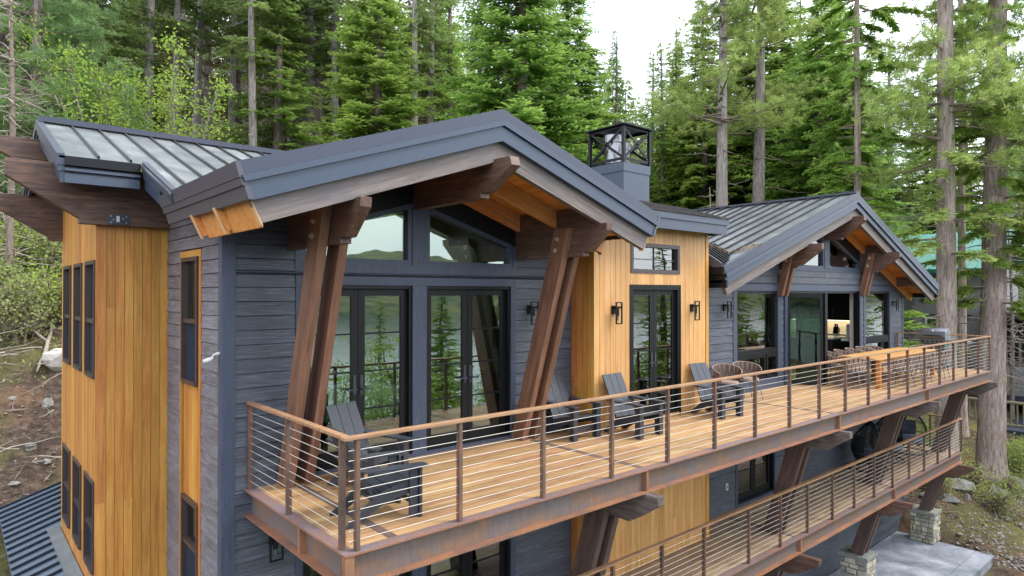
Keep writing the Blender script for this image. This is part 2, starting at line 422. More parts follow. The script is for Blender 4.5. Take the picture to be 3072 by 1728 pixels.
def build_ground():
    xs = axis(-420, 520, -8, 44, 0.55); ys = axis(-60, 420, -8, 32, 0.55)
    X, Y = np.meshgrid(xs, ys)
    Z = th(X, Y) + np.clip((Y + 2) / 3, 0, 1) * 0.07 * RNG.standard_normal(X.shape) * (np.abs(X - 10) < 60)
    V = np.stack([X, Y, Z], -1).reshape(-1, 3)
    nx, ny = len(xs), len(ys)
    i = np.arange(nx * ny).reshape(ny, nx)
    F = np.stack([i[:-1, :-1], i[:-1, 1:], i[1:, 1:], i[1:, :-1]], -1).reshape(-1, 4)
    t = NT('forest_floor')
    p = t.pos(rnd=False)
    a = t.noise(p, 0.35, 6, 0.6, 0.4); b = t.noise(p, 5.5, 8, 0.7); c = t.noise(p, 28, 4, 0.7); d = t.noise(p, 0.8, 5, 0.6)
    k = t.ramp(b, [(0.30, lin((46, 38, 33))), (0.5, lin((78, 65, 57))), (0.70, lin((116, 99, 87)))])
    k = t.mix(t.ramp(a, [(0.44, (0, 0, 0)), (0.62, (0.75,) * 3)]), k, t.ramp(c, [(0.3, lin((86, 82, 52))), (0.7, lin((118, 122, 66)))]))
    k = t.mix(t.ramp(d, [(0.55, (0, 0, 0)), (0.72, (0.6,) * 3)]), k, lin((134, 104, 78)))
    k = t.mix(0.5, k, t.ramp(c, [(0.32, (0.45,) * 3), (0.66, (1.0,) * 3)]), 'MULTIPLY')
    t.bump(b, 0.7, 0.12)
    t.base(k, 0.95, 0, 0.1)
    o = link('ground', np_mesh('ground', V, F, t.m, True)); o['kind'] = 'structure'
    t = NT('lake_water')
    n = t.noise(t.pos((0.5, 1, 1), False), 1.6, 4, 0.6)
    t.bump(n, 0.25, 0.12)
    t.base(lin((60, 82, 92)), 0.06, 0, 0.5)
    o = MB().add([(-900, -700, -9.2), (1200, -700, -9.2), (1200, -13, -9.2), (-900, -13, -9.2)], [(0, 1, 2, 3)]).build('lake', t.m); o['kind'] = 'structure'
    # hills across the lake
    t = NT('far_hill_forest')
    n = t.noise(t.pos(rnd=False), 0.05, 6, 0.7); n2 = t.noise(t.pos((1, 1, 0.3), False), 0.22, 6, 0.75)
    k = t.mix(t.ramp(n, [(0.42, (0,) * 3), (0.58, (1,) * 3)]), lin((62, 78, 74)), lin((122, 124, 84))); k = t.mix(0.5, k, t.ramp(n2, [(0.35, (0.4,) * 3), (0.65, (1,) * 3)]), 'MULTIPLY')
    t.base(k, 0.95, 0, 0.1)
    xs = np.linspace(-900, 1200, 120); ys = np.linspace(-700, -260, 14)
    X, Y = np.meshgrid(xs, ys); tt = (-260 - Y) / 440
    Z = -11 + tt ** 0.8 * (44 + 14 * np.sin(X * 0.006) + 8 * np.sin(X * 0.017 + 1) + 4 * np.sin(X * 0.05) + 1.5 * np.sin(X * 0.31))
    V = np.stack([X, Y, Z], -1).reshape(-1, 3); i = np.arange(X.size).reshape(X.shape)
    F = np.stack([i[:-1, :-1], i[:-1, 1:], i[1:, 1:], i[1:, :-1]], -1).reshape(-1, 4)
    o = link('hills', np_mesh('hills', V, F, t.m, True)); o['kind'] = 'structure'
build_ground()

# ------------------------------------------------------------------ house helpers
def pbox(mb, plane, p, u0, u1, n0, n1, z0, z1):
    if plane == 'y': return mb.box(u0, u1, p - n1, p - n0, z0, z1)
    if plane == 'x': return mb.box(p - n1, p - n0, u0, u1, z0, z1)
    return mb.box(p + n0, p + n1, u0, u1, z0, z1)          # '+x': facing +X
def minus(a, b, cuts):
    """interval [a,b] without the cuts"""
    out = [(a, b)]
    for c, d in cuts:
        out = [q for s, e in out for q in ((s, min(e, c)), (max(s, d), e)) if q[1] - q[0] > 0.012]
    return out
def wallgrid(plane, p, thick, u0, u1, z0, z1, openings):
    us = sorted({u0, u1} | {min(max(o[k], u0), u1) for o in openings for k in (0, 1)})
    mb = MB()
    for a, b in zip(us, us[1:]):
        if b - a < 1e-4: continue
        cuts = [(o[2], o[3]) for o in openings if o[0] < b - 1e-4 and o[1] > a + 1e-4]
        for s, e in minus(z0, z1, cuts): pbox(mb, plane, p, a, b, -thick, 0, s, e)
    return mb
def siding(parent, plane, p, u0, u1, z0, z1, openings, mat, line=None, step=0.176, zref=0.0):
    """lapped boards; line(z) gives the u range under a sloping roof"""
    k = math.floor((z0 - zref) / step + 1e-6)
    while zref + k * step < z1 - 0.01:
        za, zb = max(z0, zref + k * step), min(z1, zref + (k + 1) * step)
        k += 1
        br = sorted({za, zb} | {o[j] for o in openings for j in (2, 3) if za + 0.015 < o[j] < zb - 0.015})
        off = random.uniform(0.3, 3.4)
        for s, e in zip(br, br[1:]):
            cuts = [(o[0], o[1]) for o in openings if o[2] < e - 0.016 and o[3] > s + 0.016]
            for a, b in minus(u0, u1, cuts):
                parts = [a]; c = a + off
                while c < b - 0.5:
                    parts.append(c); c += 3.66
                parts.append(b)
                for c, d in zip(parts, parts[1:]):
                    cb, db, ct, dt = c, d - 0.003, c, d - 0.003
                    if line:
                        l0, r0 = line(s); l1, r1 = line(e)
                        cb, db, ct, dt = max(cb, l0), min(db, r0), max(ct, l1), min(dt, r1)
                        if db - cb < 0.03: continue
                        if dt - ct < 0: ct = dt = min(max((ct + dt) / 2, cb), db)
                    n0, n1 = 0.028, 0.012
                    q = [(cb, -0.002, s + 0.009), (db, -0.002, s + 0.009), (dt, -0.002, e), (ct, -0.002, e), (cb, n0, s + 0.009), (db, n0, s + 0.009), (dt, n1, e), (ct, n1, e)]
                    vs = [(u, p - n, z) if plane == 'y' else (p - n, u, z) for u, n, z in q]
                    fs = [(0, 1, 2, 3), (4, 7, 6, 5), (0, 4, 5, 1), (1, 5, 6, 2), (2, 6, 7, 3), (3, 7, 4, 0)]
                    if plane == 'y': fs = [f[::-1] for f in fs]
                    MB().add(vs, fs).build('siding_board', mat, parent)
def vboards(parent, plane, p, u0, u1, z0, z1, openings, mat, wid=0.135, name='cedar_board', split=0.25):
    n = max(1, round((u1 - u0) / wid)); wd = (u1 - u0) / n
    for i in range(n):
        a, b = u0 + i * wd, u0 + (i + 1) * wd - 0.006
        br = sorted({a, b} | {o[j] for o in openings for j in (0, 1) if a + 0.01 < o[j] < b - 0.01})
        for c, d in zip(br, br[1:]):
            cuts = [(o[2], o[3]) for o in openings if o[0] < d - 0.008 and o[1] > c + 0.008]
            for s, e in minus(z0, z1, cuts):
                seg = [s, e]
                if e - s > 1.6 and random.random() < split: seg = [s, random.uniform(s + 0.5, e - 0.5), e]
                for f, g in zip(seg, seg[1:]):
                    pbox(MB(), plane, p, c, d, -0.002, 0.018 + random.uniform(0, 0.002), f, g - 0.002).build(name, mat, parent)
def mkwindow(parent, name, plane, p, u0, u1, z0, z1, fw=0.05, inset=0.05, mat=None, hb=(), vb=(), gmat=None, proud=0.0, depth=0.1, bar=0.018):
    mat = mat or M['black']
    mb = MB()
    for a, b, c, d in ((u0, u1, z1 - fw, z1), (u0, u1, z0, z0 + fw), (u0, u0 + fw, z0 + fw, z1 - fw), (u1 - fw, u1, z0 + fw, z1 - fw)):
        pbox(mb, plane, p, a, b, -depth, proud, c, d)
    f = mb.build(name, mat, parent)
    g = pbox(MB(), plane, p, u0 + fw, u1 - fw, -inset - 0.012, -inset, z0 + fw, z1 - fw).build('pane', gmat or M['glass'], f)
    for z in hb: pbox(MB(), plane, p, u0 + fw, u1 - fw, -inset - 0.016, -inset + 0.016, z - bar / 2, z + bar / 2).build('muntin', mat, f)
    for u in vb: pbox(MB(), plane, p, u - bar / 2, u + bar / 2, -inset - 0.017, -inset + 0.017, z0 + fw, z1 - fw).build('muntin', mat, f)
    return f
def french_door(parent, p, u0, u1, z0, z1, recess=0.11):
    """a pair of glazed leaves with four lights each, facing -Y"""
    mb = MB()
    j = 0.045
    for a, b, c, d in ((u0, u1, z1 - j, z1), (u0, u0 + j, z0 + 0.04, z1 - j), (u1 - j, u1, z0 + 0.04, z1 - j), (u0, u1, z0, z0 + 0.04)):
        mb.box(a, b, p - 0.004, p + recess + 0.08, c, d)
    f = mb.build('french_door', M['black'], parent)
    a0, b0, c0, d0 = u0 + j, u1 - j, z0 + 0.045, z1 - j
    mid = (a0 + b0) / 2
    y0 = p + recess
    for k, (a, b) in enumerate(((a0, mid - 0.004), (mid + 0.004, b0))):
        st = 0.10
        lf = MB()
        lf.box(a, a + st, y0 - 0.045, y0, c0, d0); lf.box(b - st, b, y0 - 0.045, y0, c0, d0)
        lf.box(a + st, b - st, y0 - 0.045, y0, d0 - 0.10, d0); lf.box(a + st, b - st, y0 - 0.045, y0, c0, c0 + 0.15)
        lf.build('door_leaf', M['dark'], f)
        ga, gb, gc, gd = a + st, b - st, c0 + 0.15, d0 - 0.10
        for i in range(4):
            h = (gd - gc) / 4
            B(ga, gb, y0 - 0.028, y0 - 0.018, gc + i * h + (0.011 if i else 0), gc + (i + 1) * h - (0.011 if i < 3 else 0)).build('pane', M['glass'], f)
            if i: B(ga, gb, y0 - 0.036, y0 - 0.008, gc + i * h - 0.011, gc + i * h + 0.011).build('muntin', M['dark'], f)
        hx = (b - 0.05) if k == 0 else (a + 0.05)
        hd = MB().box(hx - 0.022, hx + 0.022, y0 - 0.055, y0 - 0.0455, 0.93 + z0, 1.20 + z0)
        s = -1 if k == 0 else 1
        hd.box(hx - 0.01, hx + 0.01, y0 - 0.10, y0 - 0.055, 1.0 + z0, 1.02 + z0)
        hd.box(min(hx - s * 0.012, hx + s * 0.13), max(hx - s * 0.012, hx + s * 0.13), y0 - 0.115, y0 - 0.10, 1.0 + z0, 1.022 + z0)
        hd.build('door_handle', M['post_steel'] if False else M['ad'], f)
    return f
def gable_layer(name, mat, parent, X0, zt, zb, hl, hr, sl, sr, y0, y1, dtop=0.0, k=0.44):
    """chevron strip: zt, zb top and bottom at the apex; dtop its top edge's distance below the roof top (for the square cut of the end)"""
    th_ = zt - zb
    xl, xr = X0 - hl, X0 + hr
    top = [(xl + k * dtop, zt - sl * (X0 - xl - k * dtop)), (X0, zt), (xr - k * dtop, zt - sr * (xr - k * dtop - X0))]
    e = dtop + th_
    bot = [(xr - k * e, zb - sr * (xr - k * e - X0)), (X0, zb), (xl + k * e, zb - sl * (X0 - xl - k * e))]
    # the two halves are separate boards mitred at the apex
    a = MB().prism([top[0], top[1], bot[1], bot[2]], 'y', y0, y1).build(name, mat, parent)
    b = MB().prism([top[1], top[2], bot[0], bot[1]], 'y', y0, y1).build(name, {M['barge']: M['barge_r'], M['fir']: M['fir_r']}.get(mat, mat), parent)
    return a, b

# ------------------------------------------------------------------ the house
W = 2.67          # front wall plane (Y)
house = empty('mountain_house', (0, 2.67, -2.66), 'dark blue and cedar mountain house with gabled metal roofs', 'house')
D1, D2 = (0.73, 2.375, 0.05, 2.49), (2.615, 4.262, 0.05, 2.49)
AX = 2.47
SL = 0.334
def roof_line(z, X0=AX, za=4.29, sl=SL, sr=SL):
    return X0 - (za - z) / sl, X0 + (za - z) / sr

# --- main gable: front wall
ops = [D1, D2]
lowd = [(0.73, 2.375, -2.60, -0.17), (2.615, 4.262, -2.60, -0.17)]
wall = wallgrid('y', W + 0.0, 0.16, -0.20, 5.69, -5.7, 2.66, ops + lowd).build('wall', M['dark'], house)
cl = [(0.62, 4.39, 2.66, 4.4)]
siding(wall, 'y', W, -0.116, 5.69, -5.6, 4.28, [(0.63, 4.36, 0.0, 2.61)] + cl + [(0.63, 4.36, -2.66, -0.05)], M['siding'], roof_line, 0.176, 2.452)
# solid gable above, behind the boards, left and right of the clerestory
g = MB()
g.prism([(-0.20, 2.66), (0.62, 2.66), (0.62, 3.66), (-0.20, 3.39)], 'y', W, W + 0.16)
g.prism([(4.39, 2.66), (5.69, 2.66), (5.69, 3.2), (4.39, 3.64)], 'y', W, W + 0.16)
g.build('wall', M['dark'], house)
# trim round the doors
def trimset(p, boxes, mat=None):
    for a, b, c, d, n in boxes: B(a, b, p - n, p + 0.02, c, d).build('trim_board', mat or M['trim'], house)
trimset(W, [(0.63, D1[0], 0.0, 2.49, 0.034), (D1[1], D2[0], 0.0, 2.49, 0.034), (D2[1], 4.36, 0.0, 2.49, 0.034), (0.63, 4.36, 2.492, 2.61, 0.037),
            (D1[0], D1[1], -0.02, 0.048, 0.032), (D2[0], D2[1], -0.02, 0.048, 0.032)])
trimset(W, [(0.63, 0.73, -2.66, -0.17, 0.034), (2.375, 2.615, -2.66, -0.17, 0.034), (4.262, 4.36, -2.66, -0.17, 0.034)])
# corner board at the front left corner
B(-0.245, -0.116, W - 0.035, W + 0.01, -5.6, 3.38).build('corner_board', M['trim'], house)
B(-0.275, -0.2455, W - 0.035, W + 0.10, -5.6, 3.36).build('corner_board', M['trim'], house)
french_door(house, W, *D1); french_door(house, W, *D2)
for q in lowd: french_door(house, W, *q)
# clerestory with two trapezoid panes
zs = lambda x: 3.72 - 0.30 * abs(x - AX)
trimset(W, [(0.62, 4.39, 2.66, 2.79, 0.03), (AX - 0.10, AX + 0.14, 2.79, 3.70, 0.034), (4.30, 4.39, 2.79, 3.15, 0.03), (0.62, 0.70, 2.79, 3.15, 0.03)])
for a, b in ((0.70, AX - 0.10), (AX + 0.14, 4.30)):
    poly_o = [(a, 2.79), (b, 2.79), (b, zs(b)), (a, zs(a))]
    i = 0.07
    poly_i = [(a + i, 2.79 + i), (b - i, 2.79 + i), (b - i, zs(b - i) - i), (a + i, zs(a + i) - i)]
    mb = MB()
    for k in range(4):
        q = [poly_o[k], poly_o[(k + 1) % 4], poly_i[(k + 1) % 4], poly_i[k]]
        mb.prism(q, 'y', W - 0.02, W + 0.10)
    f = mb.build('window', M['trim'], house)
    MB().prism(poly_i, 'y', W + 0.05, W + 0.062).build('pane', M['glass'], f)
# frieze above the clerestory up to the soffit
MB().prism([(0.62, 3.16), (AX, 3.722), (AX, 4.29), (0.62, 3.69)], 'y', W - 0.012, W + 0.10).build('frieze_board', M['dark'], house)
MB().prism([(AX, 3.722), (4.39, 3.146), (4.39, 3.68), (AX, 4.29)], 'y', W - 0.012, W + 0.10).build('frieze_board', M['dark'], house)

# --- main gable roof and its front edge
HL, HR = 3.22, 3.20
slab = MB()
slab.prism([(AX - HL + 0.12, 4.60 - SL * (HL - 0.12)), (AX, 4.60), (AX + HR - 0.12, 4.60 - SL * (HR - 0.12)), (AX + HR - 0.12, 4.34 - SL * (HR - 0.12)), (AX, 4.34), (AX - HL + 0.12, 4.34 - SL * (HL - 0.12))], 'y', 0.80, 3.60)
slab.prism([(-0.19, 4.60 - SL * (AX + 0.19)), (AX, 4.60), (AX + HR - 0.12, 4.60 - SL * (HR - 0.12)), (AX + HR - 0.12, 4.34 - SL * (HR - 0.12)), (AX, 4.34), (-0.19, 4.34 - SL * (AX + 0.19))], 'y', 3.602, 5.3)
roof1 = slab.build('roof', M['flash'], house)
gable_layer('flashing', M['flash'], house, AX, 4.67, 4.532, HL, HR, SL, SL, 0.700, 0.80, 0.0)
gable_layer('drip_edge', M['fascia'], house, AX, 4.530, 4.462, HL, HR, SL, SL, 0.682, 0.80, 0.14)
gable_layer('fascia_board', M['fascia'], house, AX, 4.460, 4.275, HL, HR, SL, SL, 0.716, 0.80, 0.21)
gable_layer('barge_board', M['barge'], house, AX, 4.290, 4.035, HL, HR, SL, SL, 0.802, 0.89, 0.39)
# rafters (parallel to the front edge) and the soffit planks over them
for y in (1.70, 2.55):
    gable_layer('rafter', M['fir'], house, AX, 4.312, 4.032, HL + 0.05, HR + 0.05, SL, SL, y, y + 0.075, 0.39)
for sgn, hh in ((-1, HL), (1, HR)):
    n = 22; st = (hh - 0.2) / n
    for i in range(n):
        x0, x1 = AX + sgn * i * st, AX + sgn * ((i + 1) * st - 0.006)
        MB().prism([(x0, 4.316 - SL * abs(x0 - AX)), (x1, 4.316 - SL * abs(x1 - AX)), (x1, 4.335 - SL * abs(x1 - AX)), (x0, 4.335 - SL * abs(x0 - AX))], 'y', 0.895, W + 0.3).build('soffit_plank', M['soffit'], roof1)
for sgn, hh in ((-1, HL), (1, HR)):
    for y0, y1, ex, mt in ((1.698, 1.777, 0.052, 'fir_end'), (2.548, 2.627, 0.052, 'fir_end'), (0.80, 0.892, 0.002, 'fir_end')):
        xt = AX + sgn * (hh + ex - 0.44 * 0.39); zt_ = 4.312 - SL * abs(xt - AX); k_ = 0.44 * 0.285
        MB().prism([(xt + sgn * 0.006, zt_ + 0.002), (xt - sgn * 0.004, zt_ + 0.002), (xt - sgn * (0.004 + k_), zt_ - 0.28 + SL * k_ * 0.4), (xt + sgn * (0.006 - k_), zt_ - 0.28 + SL * k_ * 0.4)], 'y', y0, y1).build('rafter_end', M[mt], house)
# dark blocking above the side beams, between the rafters
for xs_ in (0.57, 4.42):
    for y0, y1 in ((0.895, 1.695), (1.78, 2.545)):
        zt = 4.30 - SL * abs(xs_ - AX)
        B(xs_ - 0.045, xs_ + 0.045, y0, y1, zt - 0.29, zt - 0.012).build('blocking', M['timber'], house)
# eave ends: layered gutter fascia along both eaves
for sgn, xe in ((-1, AX - HL), (1, AX + HR)):
    ze = 4.67 - SL * HL
    for nm, mt, z1, z0, off, t in (('gutter', M['fascia_side'], ze, ze - 0.14, 0.0, 0.05), ('eave_fascia', M['fascia_side'], ze - 0.142, ze - 0.212, 0.05, 0.05), ('eave_fascia', M['fascia_side'], ze - 0.214, ze - 0.335, 0.09, 0.05)):
        x0 = xe - sgn * off; x1 = x0 - sgn * t; k = 0.30 * (z1 - z0)
        MB().prism([(x0, z1), (x1, z1), (x1 - sgn * k, z0), (x0 - sgn * k, z0)], 'y', 0.695 + (0.0 if off == 0 else 0.008), 3.62).build(nm, mt, house)
    for a, b in (((0.895, 1.695), (1.78, 2.545)) if sgn < 0 else ()):
        x0 = xe - sgn * 0.20; z1 = 4.29 - SL * abs(x0 - AX) - 0.004
        MB().prism([(x0, z1), (x0 - sgn * 0.03, z1), (x0 - sgn * 0.135, z1 - 0.255), (x0 - sgn * 0.105, z1 - 0.255)], 'y', a, b).build('eave_block', M['fir'], house)

# --- raking post pairs and their beams
def beam_yz(name, x, wdt, poly, mat):
    o = MB().prism(poly, 'x', x - wdt / 2, x + wdt / 2).build(name, mat, house, bevel=0.006); return o
def bolts(x, pts, r=0.024, parent=None):
    for y, z in pts:
        MB().tube([(x, y, z), (x - 0.014, y, z)], r * 1.5, 10).tube([(x - 0.012, y, z), (x - 0.045, y, z)], r * 0.6, 6).build('bolt', M['bolt'], parent or house)
for xc in (0.575, 4.445):
    for s in (-1, 1):
        xx = xc + s * 0.127
        o = MB().prism([(2.36, 0.0), (2.645, 0.0), (1.63, 3.36), (1.315, 3.36)], 'x', xx - 0.056, xx + 0.056).build('post', M['timber_post'], house, bevel=0.008)
    beam_yz('beam', xc, 0.134, [(2.66, 2.93), (1.14, 2.93), (1.14, 2.99), (1.02, 2.995), (0.69, 3.29), (0.68, 3.395), (2.66, 3.395)], M['timber'])
    bolts(xc - 0.127 - 0.057, [(1.56, 3.20), (1.60, 3.03)])
beam_yz('ridge_beam', AX, 0.15, [(2.66, 3.60), (1.07, 3.60), (1.07, 3.66), (0.95, 3.67), (0.46, 3.935), (0.50, 4.05), (2.66, 4.05)], M['timber'])

# --- left side wall of the gable (faces -X) with its cedar window strip
SX = -0.24
strip = (3.65, 4.66, -5.7, 2.965)
win1, win2 = (3.78, 4.565, 1.14, 2.875), (3.74, 4.53, -2.15, -0.43)
wall = wallgrid('x', SX + 0.04, 0.16, W + 0.02, 5.60, -5.7, 3.6, [win1, win2]).build('wall', M['dark'], house)
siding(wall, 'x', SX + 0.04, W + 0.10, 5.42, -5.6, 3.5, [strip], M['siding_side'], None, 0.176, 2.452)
cw = wallgrid('x', SX + 0.06, 0.02, strip[0], strip[1], -5.6, strip[3], [win1, win2]).build('wall', M['cedar'], house)
vboards(cw, 'x', SX + 0.058, strip[0] + 0.10, strip[1] - 0.085, -5.6, strip[3] - 0.09, [win1, win2], M['cedar'], 0.14)
for a, b, c, d in ((strip[0], strip[0] + 0.095, -5.6, strip[3] - 0.09), (strip[1] - 0.08, strip[1], -5.6, strip[3] - 0.09), (strip[0], strip[1], strip[3] - 0.088, strip[3])):
    pbox(MB(), 'x', SX + 0.04, a, b, 0.0, 0.032, c, d).build('trim_board', M['cedar'], house)
def sash_window(plane, p, u0, u1, z0, z1, zm, mat):
    f = mkwindow(house, 'window', plane, p, u0, u1, z0, z1, 0.055, 0.05, mat, (), (), None, 0.03, 0.10)
    pbox(MB(), plane, p, u0 + 0.055, u1 - 0.055, -0.055, 0.012, zm - 0.03, zm + 0.03).build('meeting_rail', mat, f)
    pbox(MB(), plane, p, u0 + 0.055, u1 - 0.055, -0.036, -0.03, z0 + 0.055, zm - 0.03).build('insect_screen', SCREEN, f)
    pbox(MB(), plane, p, u0 + 0.055, u1 - 0.055, -0.03, 0.04, z0 + 0.0, z0 + 0.05).build('sill', mat, f)
    return f
t = NT('screen_mesh'); t.n.remove(t.b)
tr = t.new('BsdfTransparent'); df = t.new('BsdfDiffuse'); df.inputs[0].default_value = lin((58, 64, 74)); mx = t.new('MixShader'); mx.inputs[0].default_value = 0.62
t.l.new(tr.outputs[0], mx.inputs[1]); t.l.new(df.outputs[0], mx.inputs[2]); t.l.new(mx.outputs[0], t.o.inputs['Surface'])
SCREEN = t.m
sash_window('x', SX + 0.02, *win1, 2.0, M['bronze'])
sash_window('x', SX + 0.02, *win2, -1.06, M['bronze'])

# --- cedar tower: front and left faces
TX, TY, TYB = -1.136, 5.424, 9.20
tw = [(5.52, 6.36), (6.73, 7.56), (7.96, 8.85)]
twin = [(a, b, 1.15, 2.86) for a, b in tw] + [(a, b, -1.66, -0.33) for a, b in tw]
wall = B(TX + 0.02, -0.2, TY + 0.02, TY + 0.18, -3.2, 3.9).build('wall', M['cedar'], house)
B(TX - 0.012, TX + 0.115, TY - 0.012, TY + 0.02, -3.0, -0.62).build('corner_board', M['cedar'], house)
B(TX - 0.012, TX + 0.115, TY - 0.012, TY + 0.02, -0.618, 3.7).build('corner_board', M['cedar'], house)
vboards(wall, 'y', TY + 0.02, TX + 0.118, SX + 0.035, -3.0, 3.5, [], M['cedar'], 0.112, split=0.4)
wall = wallgrid('x', TX + 0.02, 0.16, TY + 0.18, TYB, -3.2, 3.9, twin).build('wall', M['cedar'], house)
wall2 = MB().prism([(TY, 3.9), (7.3, 4.75), (TYB, 3.9)], 'x', TX + 0.02, TX + 0.18).build('wall', M['cedar'], house)
vboards(wall, 'x', TX + 0.02, TY + 0.02, TYB, -3.0, 3.9, twin, M['cedar'], 0.13)
for q in twin: sash_window('x', TX + 0.005, *q, q[2] + (q[3] - q[2]) * (0.48 if q[2] > 0 else 0.46), M['bronze'])
B(TX + 0.3, 5.6, TYB - 0.02, TYB + 0.1, -3.2, 4.2).build('wall', M['dark'], house)
# timber outlookers under the left roof
def outlooker(y, dz, xr):
    p = [(-2.185, 4.157), (-2.185, 3.936), (-1.366, 3.425), (-1.366, 3.35), (xr, 3.35), (xr, 4.157)]
    MB().prism([(a, b + dz) for a, b in p], 'y', y - 0.16, y).build('outlooker_beam', M['timber_x'], house, bevel=0.006)
outlooker(TY - 0.004, 0.0, SX + 0.02); outlooker(7.38, 0.66, -1.0); outlooker(TYB + 0.10, 0.0, -1.0)
pl = B(-1.03, -0.757, TY - 0.176, TY - 0.166, 3.362, 3.508).build('connector_plate', M['flash'], house, bevel=0.004, label='grey steel plate with a white sticker')
B(-0.925, -0.885, TY - 0.1775, TY - 0.1762, 3.40, 3.485).build('sticker', M['white'], pl)
for bx_, bz_ in ((-0.99, 3.39), (-0.80, 3.39), (-0.99, 3.48), (-0.80, 3.48), (-0.96, 3.43), (-0.84, 3.45)):
    MB().tube([(bx_, TY - 0.176, bz_), (bx_, TY - 0.181, bz_)], 0.008, 8).build('screw', M['bolt'], pl)

# --- main roof over the tower (ridge along X at Y 7.3, valley against the gable)
RS = 0.355
def rz(y): return 4.15 + RS * (y - 4.6)
XR, XV = -1.67, -0.752
valley = lambda x: 2.95 + (x - XV) * 0.98
roof2 = MB().prism([(4.66, rz(4.66) - 0.03), (7.3, rz(7.3) - 0.03), (10.2, rz(7.3) - 0.03 - RS * 2.9), (10.2, rz(7.3) - 0.25 - RS * 2.9), (7.3, rz(7.3) - 0.25), (4.66, rz(4.66) - 0.25)], 'x', XR + 0.06, XV).build('roof', M['flash'], house)
sx_ = XR + 0.03; k = 0
edges = [XR, -1.233]
while edges[-1] < 5.4: edges.append(edges[-1] + 0.375)
for a, b in zip(edges, edges[1:]):
    for c, d in ([(a, b)] if not (a < XV < b) else [(a, XV), (XV, b)]):
        ya, yb = (4.6, 4.6) if d <= XV + 1e-6 else (min(valley(c), 7.2), min(valley(d), 7.2))
        if ya >= 7.15: continue
        vs = [(c, ya, rz(ya)), (d, yb, rz(yb)), (d, 7.3, rz(7.3)), (c, 7.3, rz(7.3))]
        vs += [(x, y, z - 0.03) for x, y, z in vs]
        MB().add(vs, [(0, 1, 2, 3), (7, 6, 5, 4), (0, 4, 5, 1), (1, 5, 6, 2), (2, 6, 7, 3), (3, 7, 4, 0)]).build('roof_panel', M['roof'], roof2)
    if a > XR + 0.1:
        y0 = (4.63 if a <= XV else valley(a) + 0.02)
        if y0 < 7.1: MB().bar((a, y0, rz(y0) + 0.018), (a, 7.29, rz(7.29) + 0.018), 0.026, 0.04).build('standing_seam', M['seam'], roof2)
# little stepped closures where the panels meet the gable valley
for a in edges:
    if a > XV + 0.02 and a < 2.0:
        y = valley(a); B(a - 0.10, a + 0.30, y - 0.06, y + 0.10, rz(y) - 0.02, rz(y) + 0.045).build('valley_flashing', M['fascia'], roof2)
MB().bar((XR, 7.3, rz(7.3) + 0.05), (6, 7.3, rz(7.3) + 0.05), 0.16, 0.09).build('ridge_cap', M['flash'], roof2)
# left rake and front eave fascias
for nm, mt, n0, z1, z0 in (('flashing', M['flash'], 0.0, 0.03, -0.12), ('drip_edge', M['fascia'], 0.02, -0.122, -0.19), ('fascia_board', M['fascia'], 0.045, -0.192, -0.34)):
    MB().prism([(4.6 + n0, rz(4.6) + z1), (7.3, rz(7.3) + z1), (7.3, rz(7.3) + z0), (4.6 + n0, rz(4.6) + z0)], 'x', XR - 0.03 + n0, XR + 0.06).build(nm, mt, house)
    MB().prism([(7.3, rz(7.3) + z1), (10.2, rz(7.3) - RS * 2.9 + z1), (10.2, rz(7.3) - RS * 2.9 + z0), (7.3, rz(7.3) + z0)], 'x', XR - 0.03 + n0, XR + 0.06).build(nm, mt, house)
    mt2 = M['dark'] if nm == 'flashing' else mt
    B(XR + 0.06, XV - 0.0, 4.6 + n0 - 0.03, 4.6 + 0.06, rz(4.6) + z0, rz(4.6) + z1 - 0.032).build(nm, mt2, house)
    yl = 3.0 if nm == 'flashing' else 3.64
    MB().prism([(4.572 + n0, rz(4.6) + z1), (yl, rz(yl) + z1), (yl, rz(yl) + z0), (4.572 + n0, rz(4.6) + z0)], 'x', XV + 0.012 + n0, XV + 0.09).build(nm, mt, house)

# --- low awning roof at the foot of the tower
aw = MB().prism([(-1.15, -1.967), (-1.93, -2.225), (-1.93, -2.30), (-1.15, -2.04)], 'y', 5.0, 12.15).build('awning_roof', M['awning'], house)
MB().prism([(-1.15, -1.955), (-1.33, -2.012), (-1.33, -2.024), (-1.15, -1.969)], 'y', 5.0, 9.3).build('flashing', M['roof'], aw)
MB().prism([(0.4, -1.455), (-1.15, -1.968), (-1.15, -2.04), (0.4, -1.53)], 'y', 9.22, 12.15).build('roof_panel', M['awning'], aw)
for i in range(19):
    y = 12.12 - i * 0.36
    x1 = 0.3 if y > 9.3 else -1.345
    MB().bar((x1, y, -1.967 + (x1 + 1.15) * 0.331 + 0.022), (-1.93, y, -2.225 + 0.022), 0.05, 0.04).build('standing_seam', M['awning_rib'], aw)

# --- cedar bump-out
OY, OX0, OX1 = 2.10, 5.69, 9.20
OD = (6.70, 8.18, 0.05, 2.49)
OW = (6.68, 8.20, 2.752, 3.318)
wall = wallgrid('y', OY + 0.02, 0.14, OX0 + 0.02, OX1 - 0.02, -3.4, 4.0, [OD, OW]).build('wall', M['cedar_front'], house)
vboards(wall, 'y', OY + 0.02, OX0, OX1 - 0.09, 0.0, 3.68, [OD, OW], M['cedar_front'], 0.14)
B(OX1 - 0.088, OX1 + 0.012, OY - 0.012, OY + 0.02, 0.0, 3.68).build('corner_board', M['cedar'], house)
vboards(wall, 'y', OY + 0.02, OX0, OX1 - 0.09, -3.3, -0.02, [], M['cedar_front'], 0.14)
B(OX1 - 0.088, OX1 + 0.012, OY - 0.012, OY + 0.02, -3.3, -0.02).build('corner_board', M['cedar'], house)
wall = B(OX0 + 0.02, OX0 + 0.16, OY + 0.16, W + 0.1, -3.4, 4.0).build('wall', M['cedar'], house)
